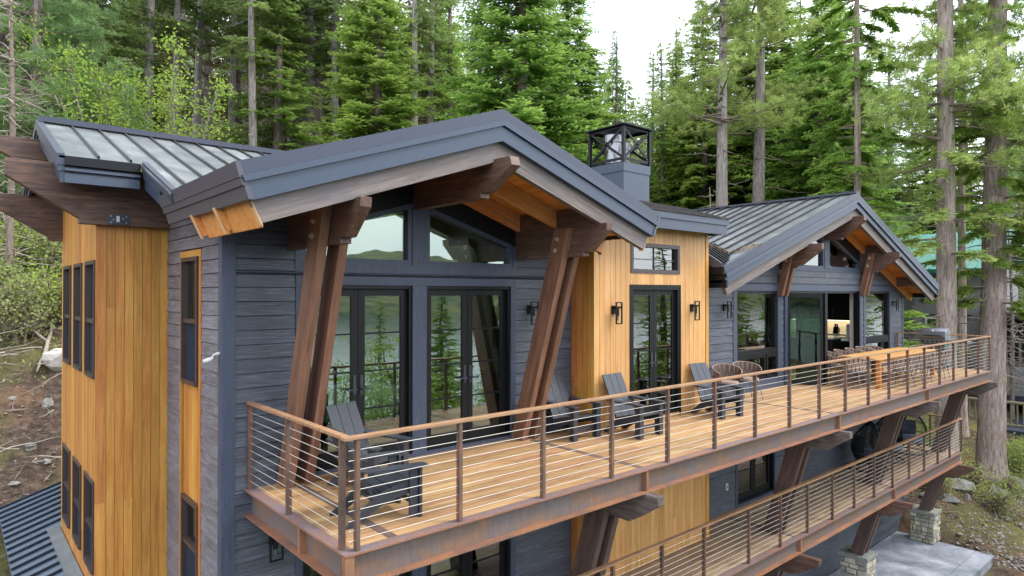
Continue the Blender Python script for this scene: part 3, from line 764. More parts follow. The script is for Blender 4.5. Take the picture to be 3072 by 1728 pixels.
vboards(wall, 'x', OX0 + 0.02, OY + 0.022, W - 0.02, 0.0, 3.68, [], M['cedar'], 0.14)
vboards(wall, 'x', OX0 + 0.02, OY + 0.022, W - 0.02, -3.3, -0.02, [], M['cedar'], 0.14)
B(OX1 - 0.16, OX1, OY + 0.16, W + 0.1, -3.4, 4.0).build('wall', M['cedar'], house)
french_door(house, OY, *OD)
trimset(OY, [(OD[0] - 0.05, OD[0], 0.0, 2.54, 0.012), (OD[1], OD[1] + 0.05, 0.0, 2.54, 0.012), (OD[0], OD[1], 2.492, 2.54, 0.012)], M['black'])
mkwindow(house, 'window', 'y', OY, *OW, 0.075, 0.06, M['bronze'], ((OW[2] + OW[3]) / 2 - 0.02,), ((OW[0] + OW[1]) / 2,), None, 0.015, 0.12, 0.016)
# its roof: fascia and rows of asphalt shingle
FY = 1.70; FZ = 3.92; bs = 0.30
roof3 = MB().prism([(FY + 0.04, FZ - 0.05), (6.0, FZ - 0.05 + bs * (6.0 - FY)), (6.0, FZ - 0.3 + bs * (6.0 - FY)), (FY + 0.04, FZ - 0.3)], 'x', 5.2, 9.33).build('roof', M['dark'], house)
for r_ in range(9):
    y0 = FY - 0.02 + r_ * 0.145; z0 = FZ - 0.035 + bs * (y0 - FY)
    x = 5.2 + (0.15 if r_ % 2 else 0)
    while x < 9.36:
        x2 = min(x + random.uniform(0.22, 0.36), 9.37)
        j = random.uniform(0, 0.012)
        MB().prism([(y0 - j, z0 + 0.022 + j), (y0 + 0.30, z0 + 0.30 * bs), (y0 + 0.30, z0 + 0.30 * bs - 0.012), (y0 - j, z0)], 'x', x, x2 - 0.006).build('shingle', M['shingle'], roof3)
        x = x2
B(5.2, 9.36, FY + 0.0, FY + 0.05, FZ - 0.16, FZ - 0.04).build('eave_fascia', M['fascia'], house)
B(5.2, 9.33, FY + 0.03, FY + 0.07, FZ - 0.35, FZ - 0.162).build('eave_fascia', M['fascia'], house)
B(9.331, 9.36, FY + 0.05, 4.0, FZ - 0.34, FZ - 0.05).build('eave_fascia', M['dark'], house)
B(5.75, 9.3, FY + 0.07, OY + 0.01, FZ - 0.30, FZ - 0.27).build('soffit', M['fascia'], house)

# --- chimney with its open cap
CX0, CX1, CY0, CY1 = 8.58, 9.50, 3.82, 4.82
ch = B(CX0, CX1, CY0, CY1, 3.6, 5.13).build('chimney', M['fascia'], house)
B(CX0 - 0.02, CX1 + 0.02, CY0 - 0.02, CY1 + 0.02, 5.10, 5.30).build('chimney_band', M['fascia'], ch)
B(CX0 + 0.03, CX1 - 0.03, CY0 + 0.03, CY1 - 0.03, 5.302, 5.33).build('chimney_lid', M['black'], ch)
zt, zb_ = 6.12, 5.33
for x in (CX0, CX1):
    for y in (CY0, CY1): B(x - 0.034, x + 0.034, y - 0.034, y + 0.034, zb_ - 0.02, zt).build('cap_post', M['black'], ch)
cp = MB().prism([(CX0 - 0.1, CY0 - 0.1), (CX1 + 0.1, CY0 - 0.1), (CX1 + 0.1, CY1 + 0.1), (CX0 - 0.1, CY1 + 0.1)], 'z', zt, zt + 0.022)
cp.add([(CX0 - 0.1, CY0 - 0.1, zt + 0.022), (CX1 + 0.1, CY0 - 0.1, zt + 0.022), (CX1 + 0.1, CY1 + 0.1, zt + 0.022), (CX0 - 0.1, CY1 + 0.1, zt + 0.022), ((CX0 + CX1) / 2, (CY0 + CY1) / 2, zt + 0.10)], [(0, 1, 4), (1, 2, 4), (2, 3, 4), (3, 0, 4)])
cp.build('cap_roof', M['black'], ch)
for (xa, ya), (xb, yb) in (((CX0, CY0), (CX1, CY0)), ((CX0, CY0), (CX0, CY1)), ((CX1, CY0), (CX1, CY1)), ((CX0, CY1), (CX1, CY1))):
    for q0, q1 in ((zb_ + 0.06, zt - 0.03), (zt - 0.03, zb_ + 0.06)): MB().bar((xa, ya, q0), (xb, yb, q1), 0.022, 0.055).build('cross_brace', M['black'], ch)
    MB().bar((xa, ya, zb_ + 0.05), (xb, yb, zb_ + 0.05), 0.024, 0.065).build('cap_rail', M['black'], ch)
    MB().bar((xa, ya, zt - 0.02), (xb, yb, zt - 0.02), 0.024, 0.065).build('cap_rail', M['black'], ch)
for x, y, r_, h in ((CX0 + 0.26, CY0 + 0.50, 0.19, 0.66), (CX0 + 0.70, CY0 + 0.55, 0.13, 0.56)):
    fl = MB().tube([(x, y, 5.33), (x, y, 5.40), (x, y, 5.33 + h - 0.16)], [r_ * 1.15, r_, r_], 20).build('flue', M['steel'], ch)
    MB().tube([(x, y, 5.33 + h - 0.17), (x, y, 5.33 + h - 0.165), (x, y, 5.33 + h), (x, y, 5.33 + h + 0.02)], [r_, r_ * 1.22, r_ * 1.22, r_ * 1.05], 20).build('flue', M['steel'], ch)

# --- right wing
WX = 16.08; WL, WR = 6.77, 6.80; sL, sR = 0.325, 0.362
wops = [(11.28, 13.24, 0.93, 2.43), (11.28, 13.24, 0.26, 0.85), (13.77, 18.39, 0.0, 2.43), (18.83, 20.80, 0.93, 2.43), (18.83, 20.80, 0.26, 0.85)]
wall = wallgrid('y', W, 0.16, 9.2, 22.05, -5.7, 2.62, wops + [(11.30, 13.04, -2.60, -0.15), (13.66, 14.16, -1.72, -0.5)]).build('wall', M['dark'], house)
wl_line = lambda z: (WX - (4.72 - z) / sL, WX + (4.72 - z) / sR)
clw = [(13.75, 18.42, 2.98, 5.0)]
siding(wall, 'y', W, 9.22, 22.05, 0.0, 4.7, [(11.11, 13.40, 0.14, 2.60), (13.55, 18.50, 0.0, 2.60), (18.68, 20.95, 0.14, 2.60)] + clw, M['siding'], wl_line, 0.176, 2.452)
siding(wall, 'y', W, 9.22, 22.05, -5.6, -0.02, [(11.20, 13.14, -2.66, -0.05), (13.6, 14.22, -1.8, -0.44)], M['siding'], None, 0.176, 2.452)
MB().prism([(9.3, 2.62), (13.75, 2.62), (13.75, 3.95), (9.8, 2.66)], 'y', W, W + 0.16).build('wall', M['dark'], house)
MB().prism([(18.42, 2.62), (22.05, 2.62), (18.42, 3.85)], 'y', W, W + 0.16).build('wall', M['dark'], house)
B(13.75, 18.42, W, W + 0.16, 2.62, 2.98).build('wall', M['dark'], house)
trimset(W, [(11.11, 11.28, 0.0, 2.43, 0.034), (13.24, 13.40, 0.0, 2.43, 0.034), (13.62, 13.77, 0.0, 2.43, 0.034), (18.39, 18.52, 0.0, 2.43, 0.034), (18.68, 18.83, 0.0, 2.43, 0.034), (20.80, 20.95, 0.0, 2.43, 0.034),
            (11.11, 13.40, 2.432, 2.60, 0.036), (13.55, 18.55, 2.432, 2.60, 0.038), (18.68, 20.95, 2.432, 2.60, 0.036), (11.28, 13.24, 0.0, 0.258, 0.03), (18.83, 20.80, 0.0, 0.258, 0.03)])
B(21.95, 22.08, W - 0.035, W + 0.1, -5.6, 2.75).build('corner_board', M['trim'], house)
for a, b in ((11.28, 13.24), (18.83, 20.80)):
    mkwindow(house, 'window', 'y', W, a, b, 0.93, 2.43, 0.07, 0.06, M['dark'], (), (), M['glass'], 0.0, 0.14)
    mkwindow(house, 'window', 'y', W, a, (a + b) / 2 + 0.42, 0.26, 0.85, 0.07, 0.06, M['dark'], (), (), M['glass'], 0.0, 0.14)
    mkwindow(house, 'window', 'y', W, (a + b) / 2 + 0.45, b, 0.26, 0.85, 0.07, 0.06, M['dark'], (), (), M['glass'], 0.01, 0.14)
    B(a, b, W - 0.02, W + 0.1, 0.852, 0.928).build('trim_board', M['dark'], house)
# lower storey openings of the wing
french_door(house, W, 11.30, 13.04, -2.60, -0.15)
mkwindow(house, 'window', 'y', W, 13.66, 14.16, -1.72, -0.5, 0.05, 0.05, M['dark'], (-1.1,), (), None, 0.012, 0.1)
trimset(W, [(11.20, 11.30, -2.66, -0.15, 0.034), (13.04, 13.14, -2.66, -0.15, 0.034), (11.30, 13.04, -2.68, -2.602, 0.03)])
# clerestory panes
zw = lambda x: 4.15 - (sL if x < WX else sR) * abs(x - WX)
trimset(W, [(13.75, 18.42, 2.98, 3.07, 0.03), (WX - 0.14, WX + 0.16, 3.07, 4.1, 0.034)])
for a, b in ((13.85, WX - 0.14), (WX + 0.16, 18.36)):
    po = [(a, 3.07), (b, 3.07), (b, zw(b)), (a, zw(a))]; i = 0.07
    pi_ = [(a + i, 3.07 + i), (b - i, 3.07 + i), (b - i, zw(b - i) - i), (a + i, zw(a + i) - i)]
    mb = MB()
    for k in range(4): mb.prism([po[k], po[(k + 1) % 4], pi_[(k + 1) % 4], pi_[k]], 'y', W - 0.02, W + 0.1)
    f = mb.build('window', M['trim'], house)
    MB().prism(pi_, 'y', W + 0.05, W + 0.062).build('pane', M['glass'], f)
MB().prism([(13.75, 3.39), (WX, 4.152), (WX, 4.73), (13.75, 3.96)], 'y', W - 0.012, W + 0.1).build('frieze_board', M['dark'], house)
MB().prism([(WX, 4.152), (18.42, 3.30), (18.42, 3.87), (WX, 4.73)], 'y', W - 0.012, W + 0.1).build('frieze_board', M['dark'], house)
# roof edge, rafters, soffit
VY = 1.80
kx = dict(X0=WX, hl=WL, hr=WR, sl=sL, sr=sR)
gable_layer('flashing', M['flash'], house, zt=5.13, zb=4.962, y0=VY, y1=VY + 0.1, dtop=0, **kx)
gable_layer('drip_edge', M['fascia'], house, zt=4.96, zb=4.872, y0=VY - 0.02, y1=VY + 0.1, dtop=0.17, **kx)
gable_layer('fascia_board', M['fascia'], house, zt=4.87, zb=4.712, y0=VY + 0.02, y1=VY + 0.1, dtop=0.26, **kx)
gable_layer('barge_board', M['barge'], house, zt=4.72, zb=4.45, y0=VY + 0.102, y1=VY + 0.19, dtop=0.41, **kx)
gable_layer('rafter', M['fir'], house, zt=4.735, zb=4.46, y0=W - 0.12, y1=W - 0.045, dtop=0.40, **kx)
slab = MB().prism([(WX - WL + 0.12, 5.06 - sL * (WL - 0.12)), (WX, 5.06), (WX + WR - 0.12, 5.06 - sR * (WR - 0.12)), (WX + WR - 0.12, 4.76 - sR * (WR - 0.12)), (WX, 4.76), (WX - WL + 0.12, 4.76 - sL * (WL - 0.12))], 'y', VY + 0.1, 9.5)
roof4 = slab.build('roof', M['flash'], house)
for sgn, hh, ss in ((-1, WL, sL), (1, WR, sR)):
    n = 44; st = (hh - 0.25) / n
    for i in range(n):
        x0, x1 = WX + sgn * i * st, WX + sgn * ((i + 1) * st - 0.008)
        MB().prism([(x0, 4.738 - ss * abs(x0 - WX)), (x1, 4.738 - ss * abs(x1 - WX)), (x1, 4.757 - ss * abs(x1 - WX)), (x0, 4.757 - ss * abs(x0 - WX))], 'y', VY + 0.195, W + 0.2).build('soffit_plank', M['soffit'], roof4)
y = VY + 0.10
while y < 9.4:
    y2 = 2.264 if y < 2 else y + 0.388
    for sgn, hh, ss in ((-1, WL, sL), (1, WR, sR)):
        xe = WX + sgn * (hh - 0.02)
        MB().prism([(WX, 5.10), (xe, 5.10 - ss * (hh - 0.02)), (xe, 5.07 - ss * (hh - 0.02)), (WX, 5.07)], 'y', y, y2 - 0.004).build('roof_panel', M['roof_dark'], roof4)
        if y > VY + 0.2: MB().bar((WX, y, 5.122), (xe, y, 5.122 - ss * (hh - 0.02)), 0.03, 0.05).build('standing_seam', M['seam'], roof4)
    y = y2
MB().bar((WX, VY, 5.14), (WX, 9.5, 5.14), 0.2, 0.05).build('ridge_cap', M['flash'], roof4)
for sgn, xe, ss, hh in ((-1, WX - WL, sL, WL), (1, WX + WR, sR, WR)):
    ze = 5.13 - ss * hh
    for off, z1, z0 in ((0.0, ze - 0.01, ze - 0.16), (0.06, ze - 0.162, ze - 0.28), (0.12, ze - 0.282, ze - 0.44)):
        a, b = sorted((xe - sgn * off, xe - sgn * (off + 0.05)))
        B(a, b, VY + 0.01, 2.66 if sgn < 0 else 6.0, z0, z1).build('eave_fascia', M['dark'], house)
# blocking above the beams
for xs_ in (13.42, 18.6, 21.2, 11.0):
    zt = 4.72 - (sL if xs_ < WX else sR) * abs(xs_ - WX)
    B(xs_ - 0.05, xs_ + 0.05, VY + 0.195, W - 0.13, zt - 0.27, zt - 0.0).build('blocking', M['timber'], house)
# wing brackets
for xc in (13.42, 18.58):
    for s in (-1, 1):
        xx = xc + s * 0.125
        MB().prism([(2.53, 2.30), (2.64, 2.30), (2.64, 2.62), (2.40, 3.60), (2.22, 3.60)], 'x', xx - 0.054, xx + 0.054).build('post', M['timber_post'], house, bevel=0.006)
    beam_yz('beam', xc, 0.13, [(2.66, 3.01), (2.19, 3.01), (2.19, 3.06), (2.10, 3.075), (1.58, 3.45), (1.58, 3.60), (2.66, 3.60)], M['timber'])
    bolts(xc - 0.125 - 0.055, [(2.36, 3.44), (2.42, 3.2)], 0.03)
beam_yz('ridge_beam', WX, 0.16, [(2.66, 3.87), (2.2, 3.87), (2.2, 3.92), (2.13, 3.94), (1.60, 4.35), (1.62, 4.48), (2.66, 4.48)], M['timber'])
# small roof in the corner between the bump-out and the wing, with fallen needles
cr_ = MB().prism([(1.92, 2.99), (2.66, 3.47), (2.66, 3.35), (1.92, 2.87)], 'x', 9.36, 10.5).build('roof', M['roof'], house)
for i in range(7):
    x = 9.40 + i * 0.16
    MB().bar((x, 1.92, 3.012), (x, 2.66, 3.492), 0.04, 0.035).build('standing_seam', M['seam'], cr_)
B(9.34, 10.3, 1.86, 1.918, 2.80, 3.0).build('eave_fascia', M['dark'], house)
MB().prism([(1.86, 3.0), (2.66, 3.52), (2.66, 3.30), (1.86, 2.79)], 'x', 9.315, 9.355).build('eave_fascia', M['fascia_side'], house)
# --- plain walls, floors and rooms behind the glass
B(-0.05, 21.95, W + 0.165, 9.1, -0.20, 0.0).build('floor_slab', M['intfloor'], house)
B(-0.05, 21.95, W + 0.165, 6.2, -2.85, -2.66).build('floor_slab', M['intfloor'], house)
B(22.06, 22.2, W + 0.1, 9.2, -5.6, 2.7).build('wall', M['siding'], house)
B(0.0, 22.0, 9.1, 9.2, -4.0, 4.2).build('wall', M['dark'], house)
B(0.0, 5.6, 6.3, 6.4, 0.0, 4.0).build('room_wall', M['plaster'], house)
B(5.5, 5.6, W + 0.17, 6.3, 0.0, 3.4).build('room_wall', M['plaster'], house)
B(9.25, 9.35, W + 0.17, 9.0, 0.0, 2.9).build('room_wall', M['plaster'], house)
B(5.7, 9.2, 5.4, 5.5, 0.0, 4.2).build('room_wall', M['plaster'], house)
B(21.7, 21.9, W + 0.17, 9.0, 0.0, 2.9).build('room_wall', M['tile'], house)
B(9.4, 21.7, 8.6, 8.7, 0.0, 4.5).build('room_wall', M['white'], house)
B(0.0, 22.0, 6.2, 6.3, -2.66, -0.2).build('room_wall', M['plaster'], house)
B(18.46, 18.62, W + 0.17, W + 0.30, 0.0, 2.62).build('room_wall', M['white'], house)
# --- folding glass doors of the wing: one leaf shut to the left, the rest stacked open
fd = B(13.77, 18.39, W + 0.02, W + 0.13, 2.37, 2.43).build('folding_door', M['black'], house)
B(13.77, 18.39, W + 0.02, W + 0.13, 0.0, 0.02).build('door_track', M['steel'], fd)
B(13.77, 13.83, W + 0.02, W + 0.13, 0.02, 2.37).build('door_jamb', M['black'], fd); B(18.33, 18.39, W + 0.02, W + 0.13, 0.02, 2.37).build('door_jamb', M['black'], fd)
def leaf(p0, p1, gm):
    p0, p1 = Vector(p0), Vector(p1); d = (p1 - p0).normalized(); L = (p1 - p0).length
    mb = MB()
    for a, b, c, e in ((0, 0.075, 0.02, 2.36), (L - 0.075, L, 0.02, 2.36), (0.075, L - 0.075, 0.02, 0.14), (0.075, L - 0.075, 2.26, 2.36)):
        q0, q1 = p0 + d * a, p0 + d * b
        mb.bar((q0.x, q0.y, (c + e) / 2), (q1.x, q1.y, (c + e) / 2), 0.045, e - c)
    o = mb.build('door_leaf', M['black'], fd)
    q0, q1 = p0 + d * 0.075, p1 - d * 0.075
    MB().bar((q0.x, q0.y, 1.2), (q1.x, q1.y, 1.2), 0.01, 2.12).build('pane', gm, fd)
leaf((13.95, 2.66), (14.22, 1.92), M['glass_green']) if False else leaf((13.90, 2.72), (14.25, 1.95), M['glass_green'])
for i in range(4): leaf((14.40 + i * 0.075, 2.72), (14.36 + i * 0.075, 1.93 + 0.02 * i), M['glass_green'])
# ------------------------------------------------------------------ decks
BAYS = [0.575, 4.44, 10.52, 15.83, 21.15]
def build_deck(root, z, ye, x0, x1, posts, plank_mat, back, corner_left, gsegs, post_mat):
    """back(x) gives the wall line the planks run up to"""
    y = ye + 0.135
    wd = 0.142
    row = 0
    while y < W - 0.02:
        y2 = min(y + wd, W - 0.002)
        segs = [(x0 + 0.13, x1 - 0.02)]
        if y2 > OY - 0.005: segs = minus(x0 + 0.13, x1 - 0.02, [(OX0 - 0.004, OX1 + 0.016)])
        for a, b in segs:
            c = a; nxt = a + random.uniform(1.2, 4.6)
            while c < b - 0.01:
                d = min(nxt, b)
                if b - d < 0.6: d = b
                B(c, d - 0.004, y, y2 - 0.008, z - 0.03, z - random.uniform(0, 0.0025)).build('plank', plank_mat, root)
                c = d; nxt = c + random.uniform(2.6, 4.9)
        y = y2; row += 1
    B(x0 + 0.14, x1 - 0.05, ye + 0.14, W - 0.01, z - 0.27, z - 0.06).build('joist_frame', M['dark'], root)
    # edge girder in lengths, with stiffener plates at the joints
    gx = [x0] + gsegs + [x1]
    for a, b in zip(gx, gx[1:]):
        g = B(a + (0.02 if a > x0 else 0.0), b - 0.02, ye + 0.085, ye + 0.10, z - 0.298, z - 0.016).build('girder', M['girder'], root)
        B(a, b - 0.002, ye, ye + 0.130, z - 0.016, z + 0.001).build('top_flange', M['flange_top'], g)
        B(a, b - 0.002, ye - 0.004, ye + 0.002 - 0.003, z - 0.018, z - 0.001).build('flange_edge', M['flange'], g)
        B(a, b - 0.002, ye - 0.012, ye + 0.13, z - 0.315, z - 0.298).build('bottom_flange', M['flange'], g)
    for a in gsegs: B(a - 0.022, a + 0.022, ye + 0.012, ye + 0.10, z - 0.297, z - 0.017).build('stiffener', M['flange'], root)
    # railing
    zr = z + 1.067
    for x in posts: B(x - 0.02, x + 0.02, ye + 0.022, ye + 0.078, z + 0.002, zr - 0.034).build('railing_post', post_mat, root)
    B(x0, x1, ye + 0.012, ye + 0.090, zr - 0.034, zr).build('handrail', M['rail'], root, bevel=0.005)
    for i in range(10):
        zc = z + 0.10 + i * 0.0925
        MB().tube([(x0 + 0.06, ye + 0.05, zc), (x1 - 0.05, ye + 0.05, zc)], 0.0032, 6).build('cable', M['cable'], root)
def side_rail(root, z, x, y0, y1, posts, post_mat):
    zr = z + 1.067
    for y in posts: B(x - 0.028, x + 0.028, y - 0.02, y + 0.02, z + 0.002, zr - 0.034).build('railing_post', post_mat, root)
    B(x - 0.039, x + 0.039, y0, y1, zr - 0.0345, zr - 0.0005).build('handrail', M['rail'], root, bevel=0.005)
    for i in range(10):
        zc = z + 0.10 + i * 0.0925
        MB().tube([(x, y0 + 0.05, zc), (x, y1 - 0.01, zc)], 0.0032, 6).build('cable', M['cable'], root)
ud = empty('upper_deck', (0, 0, 0), 'long upper timber deck with rusted steel girder and cable railing', 'deck')
PX = [0.145, 1.32, 2.52, 3.74, 4.94, 6.14, 7.35, 8.54, 9.72, 10.89, 12.05, 13.22, 14.38, 15.55, 16.70, 17.85, 19.0, 20.17, 21.39]
build_deck(ud, 0.0, 0.0, 0.0, 21.44, PX, M['deck'], None, True, [4.44, 10.56, 15.80], M['post_steel'])
side_rail(ud, 0.0, 0.055, 0.10, 2.66, [0.17, 1.43, 2.63], M['post_steel'])
side_rail(ud, 0.0, 21.385, 0.10, 2.66, [1.25, 2.60], M['post_steel'])
# left side girder
g = B(0.085, 0.10, 0.10, 2.66, -0.298, -0.016).build('girder', M['girder'], ud)
B(0.0, 0.130, 0.132, 2.66, -0.016, 0.001).build('top_flange', M['flange_top'], g)
B(-0.004, -0.001, 0.0, 2.66, -0.018, -0.001).build('flange_edge', M['flange'], g)
B(-0.012, 0.13, 0.132, 2.66, -0.315, -0.298).build('bottom_flange', M['flange'], g)
B(-0.012, -0.001, -0.012, 0.131, -0.315, -0.298).build('bottom_flange', M['flange'], g)
B(0.012, 0.085, 1.04, 1.08, -0.297, -0.017).build('stiffener', M['flange'], ud)
B(0.008, 0.10, 0.006, 0.0845, -0.297, -0.017).build('corner_plate', M['flange'], ud)
for xb in BAYS[:4]: B(xb - 0.05, xb + 0.05, 0.128, 2.34, -0.002, 0.003).build('steel_strip', M['girder'], ud)
for xb in BAYS[1:]:
    xk = min(xb, 21.2)
    MB().prism([(2.6, -0.76), (0.27, -0.76), (0.27, -0.72), (0.19, -0.71), (-0.21, -0.44), (-0.21, -0.318), (2.6, -0.318)], 'x', xk - 0.07, xk + 0.07).build('knee_beam', M['knee'], ud, bevel=0.006)
    for s in (-1, 1):
        xx = xk + s * 0.13
        MB().prism([(1.19, -2.658), (1.52, -2.658), (0.86, -0.319), (0.50, -0.319)], 'x', xx - 0.056, xx + 0.056).build('brace', M['brace'], ud, bevel=0.006)
ZL = -2.66
ld = empty('lower_deck', (10, 0.8, ZL), 'lower timber deck with cable railing beneath the long upper deck', 'deck')
LPX = [1.1, 2.3, 3.5, 4.7, 5.9, 7.09, 8.0, 8.57, 9.78, 10.95, 12.16, 13.34, 14.53, 15.74, 16.95, 18.14, 19.31, 20.43, 21.58]
LPX = [x for x in LPX if x != 8.0]
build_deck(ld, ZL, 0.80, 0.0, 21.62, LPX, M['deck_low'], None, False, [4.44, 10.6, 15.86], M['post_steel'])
side_rail(ld, ZL, 21.565, 0.90, 2.66, [1.70, 2.60], M['post_steel'])
for xb in BAYS[1:4]: B(xb - 0.05, xb + 0.05, 0.93, 2.5, ZL - 0.002, ZL + 0.003).build('steel_strip', M['girder'], ld)
for xb in BAYS[1:]:
    MB().prism([(2.6, -3.43), (0.92, -3.43), (0.92, -3.40), (0.84, -3.39), (0.39, -3.08), (0.39, -2.979), (2.6, -2.979)], 'x', xb - 0.07, xb + 0.07).build('knee_beam', M['timber'], ld, bevel=0.006)
    for s in (-1, 1):
        xx = xb + s * 0.13
        MB().prism([(1.55, -4.598), (1.88, -4.598), (1.36, -2.979), (1.03, -2.979)], 'x', xx - 0.056, xx + 0.056).build('brace', M['brace'], ld, bevel=0.006)

# ------------------------------------------------------------------ patio and stone piers
def conc(name):
    t = NT(name); n = t.noise(t.pos(rnd=False), 0.9, 7, 0.65, 0.6); n2 = t.noise(t.pos(rnd=False), 14, 5, 0.7)
    k = t.ramp(n, [(0.32, lin((92, 96, 104))), (0.47, lin((128, 132, 141))), (0.66, lin((168, 171, 178)))])
    k = t.mix(0.4, k, t.ramp(n2, [(0.3, (0.65,) * 3), (0.65, (1,) * 3)]), 'MULTIPLY')
    t.bump(n2, 0.3, 0.006)
    return t.base(k, 0.75, 0, 0.3)
M['concrete'] = conc('stamped_concrete')
patio = B(8.0, 21.30, -0.02, W, -6.4, -5.66).build('patio', M['concrete']); patio['kind'] = 'structure'
xs_ = [8.0, 11.4, 14.6, 17.2, 19.35, 21.34]; ys_ = [-0.06, 0.42, W - 0.03]
for a, b in zip(xs_, xs_[1:]):
    for c, d in zip(ys_, ys_[1:]): B(a, b - 0.014, c, d - 0.014, -5.658, -5.60).build('patio_slab', M['concrete'], patio)
for i in range(6): B(21.10, 21.345, -0.075, 0.40, -5.66 - 0.0, -5.602).build('patio_slab', M['concrete'], patio) if False else None
def stone_mat(name, cols):
    t = NT(name); n = t.noise(t.pos(), 5, 6, 0.65, 0.4); n2 = t.noise(t.pos(), 30, 4, 0.7)
    oi = t.new('ObjectInfo'); k = t.ramp(oi.outputs['Random'], [(i / (len(cols) - 1), lin(c)) for i, c in enumerate(cols)])
    k = t.mix(0.6, k, t.ramp(n, [(0.3, (0.5, 0.5, 0.52)), (0.7, (1.15, 1.12, 1.05))]), 'MULTIPLY')
    k = t.mix(0.35, k, t.ramp(n2, [(0.3, (0.55,) * 3), (0.65, (1,) * 3)]), 'MULTIPLY')
    t.bump(n, 0.5, 0.02)
    return t.base(k, 0.85, 0, 0.25)
M['ledge'] = stone_mat('ledge_stone', [(150, 148, 140), (186, 182, 168), (120, 124, 122), (196, 190, 172), (160, 150, 124), (134, 140, 138)])
M['mortar'] = plain('mortar', lin((112, 112, 106)), 0.9)
M['rock'] = stone_mat('field_stone', [(128, 126, 122), (158, 156, 150), (106, 104, 100), (176, 172, 166)])
M['boulder'] = stone_mat('pale_boulder', [(196, 188, 178), (210, 204, 196)])
def stone_pier(x, label):
    z0, z1 = -5.6, -4.70
    r = empty('stone_pier', (x, 1.75, z0), label, 'pier', 'stone piers on the patio')
    hx, hy = 0.30, 0.33
    B(x - hx + 0.03, x + hx - 0.03, 1.75 - hy + 0.03, 1.75 + hy - 0.03, z0, z1).build('core', M['mortar'], r)
    B(x - hx - 0.05, x + hx + 0.05, 1.75 - hy - 0.05, 1.75 + hy + 0.05, z1 + 0.001, -4.602).build('cap_stone', M['ledge'], r, bevel=0.012)
    def face(fn, u0, u1):
        z = z0 + 0.004
        while z < z1 - 0.03:
            h = min(random.uniform(0.07, 0.17), z1 - z)
            if z1 - z - h < 0.05: h = z1 - z
            u = u0
            while u < u1 - 0.01:
                l = random.uniform(0.10, 0.30)
                if u1 - u - l < 0.07: l = u1 - u
                n = random.uniform(0.032, 0.062); j = 0.012
                c = [(u + 0.005 + random.uniform(0, j), z + 0.005 + random.uniform(0, j)), (u + l - 0.005 - random.uniform(0, j), z + 0.005 + random.uniform(0, j)), (u + l - 0.005 - random.uniform(0, j), z + h - 0.004 - random.uniform(0, j)), (u + 0.005 + random.uniform(0, j), z + h - 0.004 - random.uniform(0, j))]
                cx_, cz_ = u + l / 2, z + h / 2
                ins = [(cx_ + (a - cx_) * 0.86, cz_ + (b - cz_) * 0.80) for a, b in c]
                vs = [fn(a, 0.0, b) for a, b in c] + [fn(a, n * 0.7, b) for a, b in c] + [fn(a, n + random.uniform(-0.006, 0.006), b) for a, b in ins]
                fs = [(8, 9, 10, 11)] + [(i, (i + 1) % 4, 4 + (i + 1) % 4, 4 + i) for i in range(4)] + [(4 + i, 4 + (i + 1) % 4, 8 + (i + 1) % 4, 8 + i) for i in range(4)]
                MB().add(vs, fs).build('stone', M['ledge'], r)
                u += l
            z += h
    face(lambda u, n, z: (u, 1.75 - hy + 0.03 - n, z), x - hx - 0.01, x + hx + 0.01)
    face(lambda u, n, z: (x - hx + 0.03 - n, u, z), 1.75 - hy - 0.01, 1.75 + hy + 0.01)
    face(lambda u, n, z: (x + hx - 0.03 + n, u, z), 1.75 - hy - 0.01, 1.75 + hy + 0.01)
stone_pier(15.86, 'stone pier on the patio cut by the bottom edge of the picture')
stone_pier(21.17, 'whole stone pier at the far corner of the concrete patio')

# ------------------------------------------------------------------ wall lamps and camera
def lamp_proto():
    r = proto('wall_lamp')
    B(-0.05, 0.05, -0.025, 0.0, -0.02, 0.13).build('back_plate', M['black'], r)
    B(-0.02, 0.085, -0.1225, -0.025, 0.08, 0.115).build('arm', M['black'], r)
    mb = MB(); a, b, c, d, t_ = -0.085, 0.085, -0.195, 0.195, 0.02
    y0, y1 = -0.145, -0.123
    mb.box(a, b, y0, y1, d - t_, d); mb.box(a, b, y0, y1, c, c + t_); mb.box(a, a + t_, y0, y1, c + t_, d - t_); mb.box(b - t_, b, y0, y1, c + t_, d - t_)
    mb.build('lamp_frame', M['black'], r)
    MB().tube([(0, -0.10, -0.05), (0, -0.10, 0.085)], 0.028, 12).build('lamp_tube', M['black'], r)
    MB().tube([(0, -0.10, -0.13), (0, -0.10, -0.051)], 0.020, 12).build('lamp_glass', M['grillbody'], r)
    return r
lp = lamp_proto()
LG = 'black wall lamps along the upper deck'
for i, (x, y, z, lb, g_) in enumerate([(4.67, W - 0.03, 2.05, 'black frame wall lamp on blue siding beside the main gable doors', LG), (6.19, OY - 0.004, 2.03, 'black frame wall lamp on cedar wall, on the near side of its door', LG),
        (8.60, OY - 0.004, 2.03, 'black frame wall lamp on cedar wall, between its door and the wing', LG), (10.72, W - 0.03, 2.0, 'black frame wall lamp on blue siding beside the big picture window', LG),
        (21.12, W - 0.03, 1.98, 'black frame wall lamp at the far end of the wing wall', LG), (0.34, W - 0.03, -0.72, 'black wall lamp on blue siding below the upper deck', 'lamps under the deck')]):
    copy_tree(lp, (x, y, z), 0, lb, 'wall lamp', g_, first=(i == 0))
r = empty('security_camera', (-0.27, 2.72, 1.55), 'small white security camera at the blue corner board', 'camera')
MB().tube([(-0.276, 2.72, 1.66), (-0.31, 2.72, 1.66)], 0.02, 12).build('mount', M['white'], r)
MB().tube([(-0.31, 2.72, 1.66), (-0.34, 2.72, 1.65), (-0.35, 2.735, 1.61)], 0.012, 8).build('arm', M['white'], r)
